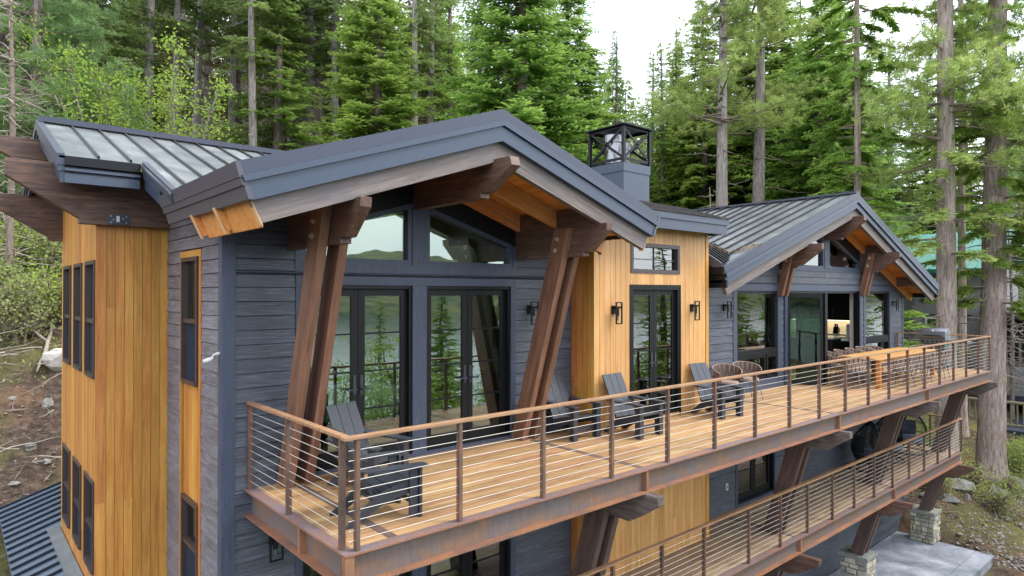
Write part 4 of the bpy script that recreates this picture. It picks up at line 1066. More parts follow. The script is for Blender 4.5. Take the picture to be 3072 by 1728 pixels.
MB().tube([(-0.345, 2.73, 1.615), (-0.375, 2.765, 1.59), (-0.42, 2.81, 1.565)], [0.018, 0.028, 0.029], 14).build('camera_body', M['white'], r, True)
MB().tube([(-0.421, 2.811, 1.5645), (-0.424, 2.814, 1.5625)], 0.024, 14).build('lens', M['black'], r)
o = B(10.77, 10.85, W - 0.05, W - 0.02, -2.15, -2.0).build('outlet_box', M['white']); tag(o, 'small white outlet box on the dark wall of the lower deck', 'outlet')
B(10.79, 10.83, W - 0.053, W - 0.0505, -2.11, -2.04).build('socket', M['grillbody'], o)

# ------------------------------------------------------------------ adirondack chairs
def adirondack():
    r = proto('adirondack_chair')
    def slat(nm, poly, x0, x1): return MB().prism(poly, 'x', x0, x1).build(nm, M['ad'], r, bevel=0.004)
    for s in (-1, 1):
        x = s * 0.275
        MB().box(x - 0.016, x + 0.016, -0.37, -0.27, 0, 0.545).build('front_leg', M['ad'], r, bevel=0.004)
        MB().box(x - 0.05 + s * 0.0, x + 0.05, -0.402, -0.372, 0, 0.545).build('front_leg', M['ad'], r, bevel=0.004)
        slat('side_rail', [(-0.37, 0.26), (-0.37, 0.375), (-0.20, 0.37), (0.10, 0.285), (0.42, 0.02), (0.42, 0.0), (0.30, 0.0), (0.05, 0.17), (-0.15, 0.23)], x - s * 0.034 - 0.015, x - s * 0.034 + 0.015)
        slat('arm', [(-0.47, 0.555), (-0.44, 0.565), (0.20, 0.58), (0.33, 0.61), (0.33, 0.585), (0.20, 0.555), (-0.44, 0.54)], x - 0.065 + s * 0.03, x + 0.065 + s * 0.03)
    for i in range(5):
        y = -0.405 + i * 0.112; z = 0.385 - max(0, (y + 0.22)) * 0.27
        slat('seat_slat', [(y, z), (y + 0.104, z - (0.0 if y < -0.3 else 0.028)), (y + 0.104, z - 0.022 - (0.0 if y < -0.3 else 0.028)), (y, z - 0.022)], -0.255, 0.255)
    for i in range(3):
        x0 = -0.262 + i * 0.176
        slat('back_slat', [(0.105, 0.24), (0.127, 0.235), (0.452, 0.965), (0.43, 0.975)], x0, x0 + 0.170)
    slat('back_rail', [(0.13, 0.25), (0.16, 0.25), (0.185, 0.31), (0.155, 0.31)], -0.25, 0.25)
    slat('back_rail', [(0.265, 0.56), (0.30, 0.54), (0.32, 0.585), (0.285, 0.605)], -0.30, 0.30)
    MB().box(-0.245, 0.245, -0.33, -0.31, 0.13, 0.19).build('stretcher', M['ad'], r)
    return r
ad = adirondack()
AG = 'slate grey adirondack chairs on the upper deck'
for i, (x, y, rz_, lb) in enumerate([(1.22, 1.86, R(20), 'slate adirondack chair against the doors, behind the one at the deck corner'),
        (0.75, 0.80, R(83), 'slate adirondack chair at the near railing corner, its back to the camera'),
        (5.15, 2.16, 0, 'slate adirondack chair tucked behind the raking brown posts'), (6.07, 1.58, R(2), 'slate adirondack chair in front of the cedar wall door'),
        (8.64, 1.58, R(-6), 'slate adirondack chair beside the two woven chairs')]):
    copy_tree(ad, (x, y, 0), rz_, lb, 'chair', AG, first=(i == 0))

# ------------------------------------------------------------------ woven dining chairs and the table
def woven():
    r = proto('woven_chair')
    n = 26
    def top(a): return 0.60 + 0.21 * (0.5 + 0.5 * math.cos(a)) ** 0.8     # a = 0 at the back
    def rad(a, z): return (0.235 + 0.075 * (z - 0.42) / 0.4)
    def pt(a, z): q = rad(a, z); return (q * 1.05 * math.sin(a), q * math.cos(a) + 0.01, z)
    A = [R(-128) + R(256) * i / n for i in range(n + 1)]
    dark, lite = MB(), MB()
    for i in range(n):
        for lay, mb in ((0, lite), (1, dark)):
            a0, a1 = A[i], A[i + 1]
            sh = 0.11 if (i + lay) % 2 else -0.11
            pts = []
            for k in range(5):
                t_ = k / 4; a = a0 + (a1 - a0) * 0.5 + sh * (t_ - 0.5)
                z = 0.43 + (top(a) - 0.43) * t_
                p_ = Vector(pt(a, z)); d = Vector((p_.x, p_.y, 0)).normalized() * (0.006 * math.sin(t_ * 9 + lay * math.pi) - lay * 0.012)
                pts.append(p_ + d)
            base = len(mb.v); wdt = (a1 - a0) * 0.43
            for k, p_ in enumerate(pts):
                tang = Vector((p_.y, -p_.x, 0)).normalized() * wdt * 0.27
                mb.v += [tuple(p_ - tang), tuple(p_ + tang)]
            for k in range(4): mb.f.append((base + 2 * k, base + 2 * k + 1, base + 2 * k + 3, base + 2 * k + 2))
    lite.build('weave', M['weave'], r); dark.build('inner_weave', M['weave_dark'], r)
    MB().tube([Vector(pt(a, top(a))) for a in A], 0.013, 6).build('rim', M['weave'], r, True)
    MB().tube([Vector(pt(a, 0.43)) for a in A], 0.014, 6).build('seat_rim', M['chairleg'], r, True)
    MB().prism([(0.235 * math.sin(2 * math.pi * k / 20), 0.225 * math.cos(2 * math.pi * k / 20) - 0.01) for k in range(20)], 'z', 0.425, 0.49).build('seat_cushion', M['podcushion'] if False else M['weave'], r, bevel=0.02)
    for sx in (-1, 1):
        for sy in (-1, 1): MB().tube([(sx * 0.16, sy * 0.15, 0.43), (sx * 0.235, sy * 0.235, 0)], [0.014, 0.009], 8).build('leg', M['chairleg'], r)
    return r
wv = woven()
TG = 'woven chairs round the teak table'
spots = [(10.02, 2.14, R(-38), 'woven armchair beside the far adirondack chair', 'pair of woven chairs by the window'), (10.86, 2.14, R(-30), 'woven armchair under the low window, nearer the folding doors', 'pair of woven chairs by the window')]
ordn = ['first', 'second', 'third', 'fourth', 'fifth']
for i in range(5): spots.append((15.12 + i * 0.74, 2.02, R(0 + random.uniform(-6, 6)), 'woven chair on the house side of the table, %s from the folding doors' % ordn[i], TG))
spots.append((14.35, 1.24, R(90), 'woven chair at the near head of the teak table', TG))
for i in range(4): spots.append((15.45 + i * 0.92, 0.52, R(180 + random.uniform(-7, 7)), 'woven chair on the railing side of the table, %s from its near end' % ordn[i], TG))
spots.append((19.25, 1.24, R(-90), 'woven chair at the far head of the teak table by the grill', TG))
for i, (x, y, a, lb, g_) in enumerate(spots): copy_tree(wv, (x, y, 0), a, lb, 'chair', g_, first=(i == 0))
tb = empty('dining_table', (16.7, 1.23, 0), 'long teak dining table on the upper deck', 'table')
for i in range(6): B(14.58, 18.86, 0.74 + i * 0.168, 0.74 + i * 0.168 + 0.163, 0.715, 0.75).build('table_plank', M['teak'], tb)
for x in (14.72, 16.7, 18.7):
    for y in (0.80, 1.62): B(x - 0.05, x + 0.05, y - 0.05, y + 0.05, 0, 0.714).build('leg', M['teak_z'], tb)
for y in (0.80, 1.62): B(14.77, 18.65, y - 0.015, y + 0.015, 0.62, 0.713).build('apron', M['teak'], tb)

# ------------------------------------------------------------------ grill (faces the table, -X)
gr = empty('barbecue_grill', (20.9, 1.33, 0), 'stainless barbecue grill with its lid shut at the deck end', 'grill')
B(20.62, 21.12, 1.02, 1.64, 0.10, 0.80).build('cabinet', M['grillbody'], gr)
B(20.605, 20.619, 1.04, 1.325, 0.13, 0.78).build('door', M['steel'], gr); B(20.605, 20.619, 1.335, 1.62, 0.13, 0.78).build('door', M['steel'], gr)
B(20.56, 21.12, 0.98, 1.68, 0.80, 0.94).build('control_panel', M['steel'], gr, bevel=0.01)
MB().prism([(20.60, 0.945), (20.58, 1.02), (20.62, 1.18), (20.74, 1.27), (20.95, 1.28), (21.08, 1.18), (21.12, 0.945)], 'y', 0.99, 1.67).build('lid', M['steel'], gr, bevel=0.01)
MB().tube([(20.53, 1.08, 1.05), (20.53, 1.58, 1.05)], 0.014, 8).build('handle', M['black'], gr)
MB().tube([(20.60, 1.33, 1.20), (20.585, 1.33, 1.205)], 0.03, 14).build('thermometer', M['white'], gr)
for i in range(5): MB().tube([(20.56, 1.07 + i * 0.13, 0.87), (20.52, 1.07 + i * 0.13, 0.87)], 0.026, 10).build('knob', M['black'], gr)
B(20.62, 21.08, 1.69, 2.06, 0.84, 0.89).build('side_shelf', M['steel'], gr); B(20.62, 21.08, 0.42, 0.97, 0.86, 0.91).build('side_shelf', M['steel'], gr)
for x in (20.68, 21.06):
    for y in (1.06, 1.60): MB().tube([(x, y - 0.02, 0.05), (x, y + 0.02, 0.05)], 0.05, 12).build('wheel', M['black'], gr)

# ------------------------------------------------------------------ pod chairs on the lower deck
def pod():
    r = proto('pod_chair')
    def P(a, z):      # a = 0 at the back (+Y), z 0..1
        t_ = z
        w_ = 0.46 * math.sin(math.pi * (0.12 + 0.86 * t_) ** 0.85) ** 0.75
        return Vector((w_ * 1.02 * math.sin(a), w_ * 0.98 * math.cos(a) - 0.10 * t_, 0.22 + 1.12 * t_))
    mb = MB(); n = 34
    for i in range(n + 1):
        a = R(-118) + R(236) * i / n
        mb.tube([P(a, k / 12) for k in range(13)], 0.0075, 5)
    mb.build('basket_ribs', M['pod'], r, True)
    mb = MB()
    for z in (0.02, 0.16, 0.34, 0.62, 0.97): mb.tube([P(R(-118) + R(236) * k / 24, z) for k in range(25)], 0.011, 5)
    for a in (R(-118), R(118)): mb.tube([P(a, k / 16) for k in range(17)], 0.022, 6)
    for k in range(8): mb.tube([P(R(45 * k), 0.10), P(R(45 * k), 0.0), (0, 0, 0.23)], 0.008, 5)
    mb.build('basket_frame', M['pod'], r, True)
    c = MB()
    for k in range(9):
        rr = [0.0, 0.26, 0.36, 0.40, 0.40, 0.38, 0.34, 0.2, 0.0][k]; zz = [0.33, 0.33, 0.35, 0.39, 0.45, 0.49, 0.51, 0.52, 0.51][k]
        for i in range(20): c.v.append((rr * math.sin(2 * math.pi * i / 20), rr * math.cos(2 * math.pi * i / 20) - 0.06, zz))
    for k in range(8):
        for i in range(20): c.f.append((k * 20 + i, k * 20 + (i + 1) % 20, k * 20 + 20 + (i + 1) % 20, k * 20 + 20 + i))
    c.build('seat_cushion', M['podcushion'], r, True)
    c = MB(); nu, nv = 16, 8
    for side in (0, 1):
        for j in range(nv + 1):
            for i in range(nu + 1):
                u, v = -1 + 2 * i / nu, j / nv
                puff = 0.10 * (1 - u ** 4) * (1 - (2 * v - 1) ** 4) * (0.75 + 0.25 * math.cos(u * 9) * math.cos(v * 9))
                base = P(u * R(62), 0.24 + 0.42 * v)
                d = Vector((base.x, base.y, 0)).normalized()
                c.v.append(tuple(base - d * (0.02 + (puff if side else 0.0)) * 1.3))
    m_ = (nu + 1) * (nv + 1)
    for s in (0, 1):
        for j in range(nv):
            for i in range(nu):
                q = s * m_ + j * (nu + 1) + i; f_ = (q, q + 1, q + nu + 2, q + nu + 1)
                c.f.append(f_ if s else f_[::-1])
    c.build('back_cushion', M['podcushion_dark'], r, True)
    mb = MB()
    mb.tube([(0.52 * math.sin(2 * math.pi * k / 28), 0.52 * math.cos(2 * math.pi * k / 28), 0.02) for k in range(29)], 0.02, 6)
    for k in range(4):
        a = R(45 + 90 * k); mb.tube([(0.52 * math.sin(a), 0.52 * math.cos(a), 0.02), (0.22 * math.sin(a), 0.22 * math.cos(a), 0.26)], 0.016, 6)
    mb.build('stand', M['pod'], r, True)
    return r
pd = pod()
PG = 'black pod chairs on the lower deck'
copy_tree(pd, (17.25, 2.02, ZL), R(32), 'black wire pod chair with grey cushion nearest the lower deck doors', 'chair', PG, first=True)
copy_tree(pd, (18.75, 2.08, ZL), R(20), 'black wire pod chair half hidden behind the brown raking brace', 'chair', PG)
copy_tree(pd, (20.35, 1.95, ZL), R(-34), 'black wire pod chair with tufted cushion at the far railing end', 'chair', PG)

# ------------------------------------------------------------------ things seen through the glass
def puff(name, c, dims, mat, parent=None, rz_=0, tilt=0):
    n = 10; mb = MB(); m = []
    for s in (1, -1):
        for j in range(n + 1):
            for i in range(n + 1):
                u, v = -1 + 2 * i / n, -1 + 2 * j / n
                k = (1 - u ** 4) * (1 - v ** 4)
                e = 1 - 0.06 * (1 - abs(u)) * abs(v) - 0.06 * (1 - abs(v)) * abs(u)
                m.append(Vector((u * dims[0] / 2 * e, s * dims[1] / 2 * k ** 0.5, v * dims[2] / 2 * e)))
    mt = Matrix.Translation(Vector(c)) @ Matrix.Rotation(rz_, 4, 'Z') @ Matrix.Rotation(tilt, 4, 'X')
    mb.v = [tuple(mt @ p_) for p_ in m]
    k = (n + 1) ** 2
    for s in (0, 1):
        for j in range(n):
            for i in range(n):
                q = s * k + j * (n + 1) + i; f_ = (q, q + 1, q + n + 2, q + n + 1)
                mb.f.append(f_ if s == 0 else f_[::-1])
    return mb.build(name, mat, parent, True)
bd = empty('bed', (2.6, 4.6, 0), 'white bed seen through the main gable doors', 'bed')
B(1.6, 3.7, 4.1, 6.2, 0.12, 0.34).build('bed_frame', M['cabinet'], bd)
B(1.62, 3.68, 4.12, 6.18, 0.341, 0.66).build('mattress', M['linen'], bd, bevel=0.08)
for x in (2.1, 3.15): puff('pillow', (x, 5.95, 0.78), (0.7, 0.3, 0.42), M['linen'], bd, 0, R(-60))
tv = B(5.42, 5.49, 3.35, 4.55, 1.3, 2.1).build('television', M['black']); tag(tv, 'black television on the bedroom wall behind the gable doors', 'television')
dr = empty('dresser', (5.2, 4, 0), 'dark dresser below the bedroom television', 'dresser')
B(4.95, 5.48, 3.2, 4.7, 0.1, 0.86).build('body', M['cabinet'], dr)
for i in range(3): B(4.93, 4.949, 3.22 + i * 0.5, 3.68 + i * 0.5, 0.14, 0.82).build('drawer', M['bronze'], dr)
def curtain(x0, x1, y, z0, z1, label):
    n = 36; mb = MB()
    for i in range(n + 1):
        x = x0 + (x1 - x0) * i / n
        for z in (z0, z1): mb.v.append((x, y + 0.035 * math.sin(i * 1.55), z))
        for z in (z0, z1): mb.v.append((x, y + 0.012 + 0.035 * math.sin(i * 1.55), z))
    for i in range(n):
        q = i * 4
        mb.f += [(q, q + 4, q + 5, q + 1), (q + 2, q + 3, q + 7, q + 6)]
    tag(mb.build('curtain', M['curtain'], None, True), label, 'curtain')
curtain(7.78, 8.10, OY + 0.24, 0.02, 2.46, 'pale curtain behind the cedar wall door')
curtain(12.86, 13.24, W + 0.24, 0.05, 2.45, 'pale curtain behind the big wing window near the folding doors')
curtain(20.30, 20.74, W + 0.24, 0.05, 2.45, 'pale curtain behind the far wing window')
so = empty('sofa', (12.2, 3.6, 0), 'pale sofa behind the wing picture window', 'sofa')
B(11.2, 13.4, 3.05, 3.95, 0.08, 0.42).build('seat', M['linen'], so, bevel=0.05)
B(11.2, 13.4, 3.0, 3.22, 0.421, 0.86).build('backrest', M['linen'], so, bevel=0.06)
for i in range(4):
    o = puff('cushion', (11.5 + i * 0.42, 3.33, 1.0 + 0.02 * (i % 2)), (0.46, 0.17, 0.46), M['cushion'], None, R(-8 + 6 * i), R(-10))
    tag(o, 'pale cushion on the sofa behind the picture window, %s from the bump-out' % ordn[i], 'cushion', 'cushions on the sofa')
ac = empty('armchair', (14.85, 3.6, 0), 'tufted high-back armchair behind the open folding door leaf', 'armchair')
prof = [(-0.42, 0.36), (-0.15, 0.30), (0.10, 0.36), (0.26, 0.66), (0.36, 1.0), (0.38, 1.22), (0.30, 1.26), (0.22, 1.02), (0.12, 0.74), (-0.02, 0.50), (-0.18, 0.46), (-0.42, 0.50)]
q = MB().prism(prof, 'x', -0.36, 0.36)
mt = Matrix.Translation((14.9, 3.75, 0)) @ Matrix.Rotation(R(-50), 4, 'Z')
q.v = [tuple(mt @ Vector(p_)) for p_ in q.v]
q.build('shell', M['armchair'], ac, bevel=0.06)
q = MB().tube([(0, 0, 0.0), (0, 0, 0.03), (0, 0, 0.04), (0, 0, 0.32)], [0.3, 0.28, 0.03, 0.03], 16); q.v = [tuple(mt @ Vector(p_)) for p_ in q.v]
q.build('pedestal', M['black'], ac)
puff('cushion', tuple(mt @ Vector((0.0, 0.02, 0.68))), (0.44, 0.16, 0.42), M['armchair'], None, R(-50), R(-25))
tag(bpy.data.objects['cushion'] if False else col.objects[-1], 'square cushion lying in the tufted armchair', 'cushion')
kc = empty('kitchen_cabinet', (21.5, 4.4, 1.4), 'black kitchen wall cabinet with paired steel handles', 'cabinet')
B(21.30, 21.69, 3.1, 6.4, 1.40, 2.5).build('body', M['cabinet'], kc)
for i in range(6):
    B(21.28, 21.299, 3.12 + i * 0.545, 3.645 + i * 0.545, 1.42, 2.48).build('cabinet_door', M['cabinet'], kc)
    yh = 3.12 + i * 0.545 + (0.46 if i % 2 == 0 else 0.06)
    MB().tube([(21.262, yh, 1.5), (21.262, yh, 1.86)], 0.009, 6).build('handle', M['steel'], kc)
t = NT('cabinet_light_glow'); t.b.inputs['Emission Color'].default_value = (1.0, 0.82, 0.56, 1); t.b.inputs['Emission Strength'].default_value = 2.6
o = B(21.38, 21.62, 3.3, 6.2, 1.385, 1.397).build('cabinet_light', t.m); tag(o, 'warm light strip lit under the kitchen wall cabinet', 'light')
bc = empty('kitchen_counter', (21.4, 4.5, 0), 'black kitchen base cabinet along the tiled wall', 'counter')
B(21.12, 21.69, 3.1, 6.4, 0.0, 0.88).build('body', M['cabinet'], bc); B(21.08, 21.69, 3.08, 6.42, 0.881, 0.92).build('worktop', M['counter'], bc)
isl = empty('kitchen_island', (19.6, 4.6, 0), 'dark kitchen island with pale top seen through the open doors', 'counter')
B(18.9, 20.2, 3.7, 6.2, 0.0, 0.88).build('body', M['cabinet'], isl); B(18.85, 20.25, 3.65, 6.25, 0.881, 0.925).build('worktop', M['counter'], isl)
B(18.885, 18.899, 3.95, 4.05, 0.5, 0.66).build('socket', M['white'], isl)
kb = empty('knife_block', (21.4, 4.6, 0.92), 'black knife block on the kitchen counter', 'knife block')
MB().prism([(21.24, 0.922), (21.42, 0.922), (21.46, 1.10), (21.32, 1.18)], 'y', 4.5, 4.66).build('block', M['black'], kb)
for i in range(4): MB().bar((21.36 + 0.02 * (i % 2), 4.52 + i * 0.035, 1.15), (21.29 + 0.02 * (i % 2), 4.52 + i * 0.035, 1.27), 0.02, 0.025).build('knife_handle', M['black'], kb)
cm = empty('coffee_machine', (20.0, 3.3, 0.93), 'white and black appliance on the sill behind the far wing window', 'appliance')
B(18.75, 20.75, 2.95, 3.35, 0.86, 0.915).build('shelf', M['counter'], cm); B(19.0, 19.2, 3.0, 3.3, 0.916, 1.38).build('body', M['white'], cm, bevel=0.02); B(19.21, 19.4, 3.02, 3.28, 0.916, 1.3).build('back', M['black'], cm, bevel=0.02)

g = np.random.default_rng(77); n = 420
def deck_litter(n, x0, x1, y0, y1, z, label):
    px, py = g.uniform(x0, x1, n), y0 + (y1 - y0) * g.random(n); d = g.normal(0, 1, (n, 2)); d /= np.linalg.norm(d, axis=1, keepdims=True)
    keep = ~((px > 5.6) & (px < 9.3) & (py > 2.05)); px, py, d = px[keep], py[keep], d[keep]; n = len(px)
    L = g.uniform(0.03, 0.09, n); wd = g.uniform(0.002, 0.005, n); s_ = np.stack([-d[:, 1], d[:, 0]], 1)
    b_ = np.stack([px, py], 1); q0, q1 = b_ + s_ * wd[:, None], b_ - s_ * wd[:, None]; q2 = b_ + d * L[:, None]
    zc = np.full((n, 1), z + 0.004)
    V = np.stack([np.hstack([q0, zc]), np.hstack([q2, zc + 0.003]), np.hstack([q1, zc])], 1).reshape(-1, 3)
    o = link('fallen_needles', np_mesh('fallen_needles', V, np.arange(3 * n).reshape(-1, 3), plain('brown_needles', lin((112, 78, 48)), 0.9, 0, 0.1, 0.2))); o['kind'] = 'stuff'; tag(o, label, 'needles')
deck_litter(900, 0.2, 21.3, 0.15, 2.6, 0.0, 'fallen needles lying about on the upper deck boards')
# ------------------------------------------------------------------ vegetation
def leaf_mat(name, dark, light, tip, var=0.25, trans=0.35):
    t = NT(name)
    n = t.noise(t.pos(rnd=False), 0.9, 4, 0.6); n2 = t.noise(t.pos(rnd=False), 9, 3)
    k = t.mix(t.ramp(n, [(0.32, (0,) * 3), (0.68, (1,) * 3)]), dark, light)
    at = t.new('Attribute'); at.attribute_name = 'tip'
    k = t.mix(at.outputs['Fac'], k, tip)
    k = t.mix(0.35, k, t.ramp(n2, [(0.3, (0.55,) * 3), (0.7, (1.1,) * 3)]), 'MULTIPLY')
    k = t.value(k, var)
    t.n.remove(t.b)
    d = t.new('BsdfDiffuse'); tr = t.new('BsdfTranslucent'); mx = t.new('MixShader'); mx.inputs[0].default_value = trans
    t.l.new(k, d.inputs[0]); t.l.new(k, tr.inputs[0]); t.l.new(d.outputs[0], mx.inputs[1]); t.l.new(tr.outputs[0], mx.inputs[2])
    t.l.new(mx.outputs[0], t.o.inputs['Surface'])
    return t.m
LM = {
    'fir': leaf_mat('fir_needles', lin((105, 130, 64)), lin((141, 170, 81)), lin((185, 211, 107)), 0.18, 0.5),
    'fir2': leaf_mat('dark_fir_needles', lin((94, 115, 69)), lin((126, 149, 86)), lin((166, 187, 107)), 0.18, 0.5),
    'pine': leaf_mat('pine_needles', lin((126, 145, 84)), lin((162, 179, 103)), lin((200, 213, 130)), 0.15, 0.5),
    'blue': leaf_mat('blue_green_needles', lin((103, 130, 88)), lin((134, 162, 107)), lin((168, 192, 126)), 0.15, 0.5),
    'alder': leaf_mat('alder_leaves', lin((128, 160, 62)), lin((162, 192, 81)), lin((190, 213, 107)), 0.12, 0.5),
    'bush': leaf_mat('bush_leaves', lin((128, 151, 69)), lin((164, 185, 90)), lin((194, 211, 113)), 0.2, 0.45),
    'dull': leaf_mat('dull_bush_leaves', lin((120, 132, 81)), lin((154, 164, 105)), lin((181, 187, 128)), 0.2, 0.4),
    'rusty': leaf_mat('dying_needles', lin((118, 96, 70)), lin((142, 122, 84)), lin((150, 146, 92)), 0.2, 0.45),
    'far': leaf_mat('far_needles', lin((112, 130, 92)), lin((140, 158, 110)), lin((168, 184, 128)), 0.1, 0.5),
}
def bark_mat(name, a, b, c, lichen=None):
    t = NT(name)
    p = t.pos((1, 1, 0.13))
    n = t.noise(p, 13, 6, 0.65, 0.8); n2 = t.noise(t.pos((1, 1, 0.5)), 30, 4, 0.7)
    k = t.ramp(n, [(0.32, a), (0.5, b), (0.70, c)])
    k = t.mix(0.4, k, t.ramp(n2, [(0.3, (0.5,) * 3), (0.65, (1,) * 3)]), 'MULTIPLY')
    if lichen:
        m = t.noise(t.pos(), 1.6, 5, 0.7)
        k = t.mix(t.ramp(m, [(0.60, (0,) * 3), (0.70, (0.8,) * 3)]), k, lichen)
    k = t.value(k, 0.15)
    t.bump(n, 0.9, 0.05)
    return t.base(k, 0.95, 0, 0.1)
M['bark'] = bark_mat('fir_bark', lin((88, 76, 70)), lin((134, 119, 111)), lin((172, 157, 148)))
M['bark_grey'] = bark_mat('grey_bark', lin((106, 98, 94)), lin((150, 140, 135)), lin((186, 178, 172)))
M['bark_near'] = bark_mat('old_fir_bark', lin((118, 102, 94)), lin((164, 147, 138)), lin((198, 184, 175)), lin((168, 164, 92)))
M['deadwood'] = plain('dead_twigs', lin((152, 141, 130)), 0.9, 0, 0.1, 0.2)
M['deadwood_dark'] = plain('dead_branches', lin((128, 114, 104)), 0.9, 0, 0.1, 0.2)

def kites(base, d, nrm, L, wd, tipb, tipt):
    """arrays: base (n,3), direction d (n,3) unit, side normal (n,3), length, width -> verts, faces, attr"""
    n = len(base)
    s = np.cross(d, nrm); s /= np.linalg.norm(s, axis=1, keepdims=True) + 1e-9
    mid = base + d * (L * 0.45)[:, None]
    V = np.stack([base, mid + s * (wd / 2)[:, None], base + d * L[:, None], mid - s * (wd / 2)[:, None]], 1).reshape(-1, 3)
    F = np.arange(4 * n).reshape(-1, 4)
    A = np.stack([tipb, (tipb + tipt) / 2, tipt, (tipb + tipt) / 2], 1).ravel()
    return V, F, A
def unit(v): return v / (np.linalg.norm(v, axis=-1, keepdims=True) + 1e-9)
def conifer(seed, H, R0, clear, whorl=0.36, nb=6, fine=1.0, droop=0.32, lift=0.22, trunk_r=0.3, tipfrac=0.5, ragged=0.25, thin=0.0, dead=0.0, profile=0.85):
    g = np.random.default_rng(seed)
    bases, dirs, nrms, Ls, ws, tb, tt = [], [], [], [], [], [], []
    tw = MB()
    z = clear * H
    while z < H - 0.15:
        f = (z - clear * H) / (H * (1 - clear))
        Rz = R0 * ((1 - f) ** profile) * (0.55 + 0.45 * min(1, f / 0.10 + 0.3))
        k = max(3, int(round(nb * (0.75 + 0.5 * g.random()))))
        ph = g.random() * 6.28
        for i in range(k):
            if g.random() < thin: continue
            a = ph + 6.283 * i / k + g.normal(0, 0.25)
            L = max(0.18, Rz * (1 - ragged + 2 * ragged * g.random() - (0.45 if g.random() < 0.12 else 0)))
            z0 = z + g.normal(0, whorl * 0.35)
            er = np.array([math.cos(a), math.sin(a), 0.0]); es = np.array([-er[1], er[0], 0.0])
            dr = droop * (0.7 + 0.6 * g.random()) * (1.15 - f); up = lift
            n = max(3, int(L / (0.13 / fine)))
            t = np.linspace(0.10 if L < 1 else 0.22, 1.0, n)
            pos = er * (L * t)[:, None] + np.array([0, 0, 1.0]) * (z0 + L * (-dr * t + up * t * t * dr * 2))[:, None]
            pos += es * (0.08 * L * math.sin(a * 7) * t * t)[:, None]
            slope = (-dr + 4 * up * dr * t)[:, None]
            bd = unit(er + np.array([0, 0, 1.0]) * slope)
            tw.tube([(er * 0.05 + [0, 0, z0]), tuple(pos[n // 2]), tuple(pos[-1])], [0.012 + 0.006 * L, 0.01, 0.003], 3, cap=False)
            for side in (-1, 1):
                reps = 2 if fine >= 1 else 1
                for rep in range(reps):
                    l = (0.16 + 0.34 * L * (1 - t) ** 0.8 * 0.75 + 0.05) * (0.7 + 0.6 * g.random(n)) * (1.0 if rep == 0 else 0.6)
                    l = np.clip(l, 0.12, 0.9)
                    ang = (0.75 + 0.35 * g.random(n)) * (1 if rep == 0 else 0.55)
                    d = unit(bd * np.cos(ang)[:, None] + es * (side * np.sin(ang))[:, None] + np.array([0, 0, 1.0]) * (g.normal(-0.10, 0.16, n))[:, None])
                    # two half-length kites along each side twig give a broken, feathery edge
                    for q in range(2):
                        b_ = pos + d * (l * (0.0 if q == 0 else 0.5))[:, None] + g.normal(0, 0.02, (n, 3))
                        nr = unit(np.array([0, 0, 1.0]) + g.normal(0, 0.45, (n, 3)))
                        bases.append(b_); dirs.append(unit(d + g.normal(0, 0.12, (n, 3)))); nrms.append(nr)
                        Ls.append(l * 0.62); ws.append(np.clip(l * 0.30, 0.05, 0.15) * (0.8 + 0.4 * g.random(n)) / fine ** 0.5)
                        o = np.clip(t * 0.35 + (0.25 if q else 0.0) + g.normal(0, 0.12, n), 0, 1) * tipfrac
                        tb.append(o * 0.5); tt.append(np.clip(o + 0.30 * tipfrac * q, 0, 1))
        z += whorl * (0.8 + 0.4 * g.random()) * (1.0 if f < 0.8 else 0.7)
    V, F, A = kites(np.concatenate(bases), np.concatenate(dirs), np.concatenate(nrms), np.concatenate(Ls), np.concatenate(ws), np.concatenate(tb), np.concatenate(tt))
    trunk = trunk_mb(g, H, trunk_r)
    if dead:
        for i in range(int(dead)):
            z0 = g.uniform(0.12, clear + 0.15) * H; a = g.random() * 6.28; L = g.uniform(0.6, 2.2)
            p = [Vector((math.cos(a) * 0.1, math.sin(a) * 0.1, z0))]
            for s in range(4):
                a += g.normal(0, 0.22); p.append(p[-1] + Vector((math.cos(a), math.sin(a), g.normal(-0.22, 0.2))) * L / 4)
            tw.tube(p, [0.022, 0.016, 0.011, 0.008, 0.004], 3, cap=False)
    return (V, F, A), trunk, tw
def trunk_mb(g, H, r, seg=10, rings=16, lean=0.012):
    pts, rad = [], []
    for i in range(rings + 1):
        f = i / rings
        pts.append((lean * H * math.sin(f * 2.1), lean * H * 0.5 * math.sin(f * 3.3), f * H - 0.3 * (1 - f)))
        rad.append(r * (1 - f) ** 0.8 * (1 + 0.35 * max(0, 1 - f * 14)) + 0.015)
    return MB().tube(pts, rad, seg)
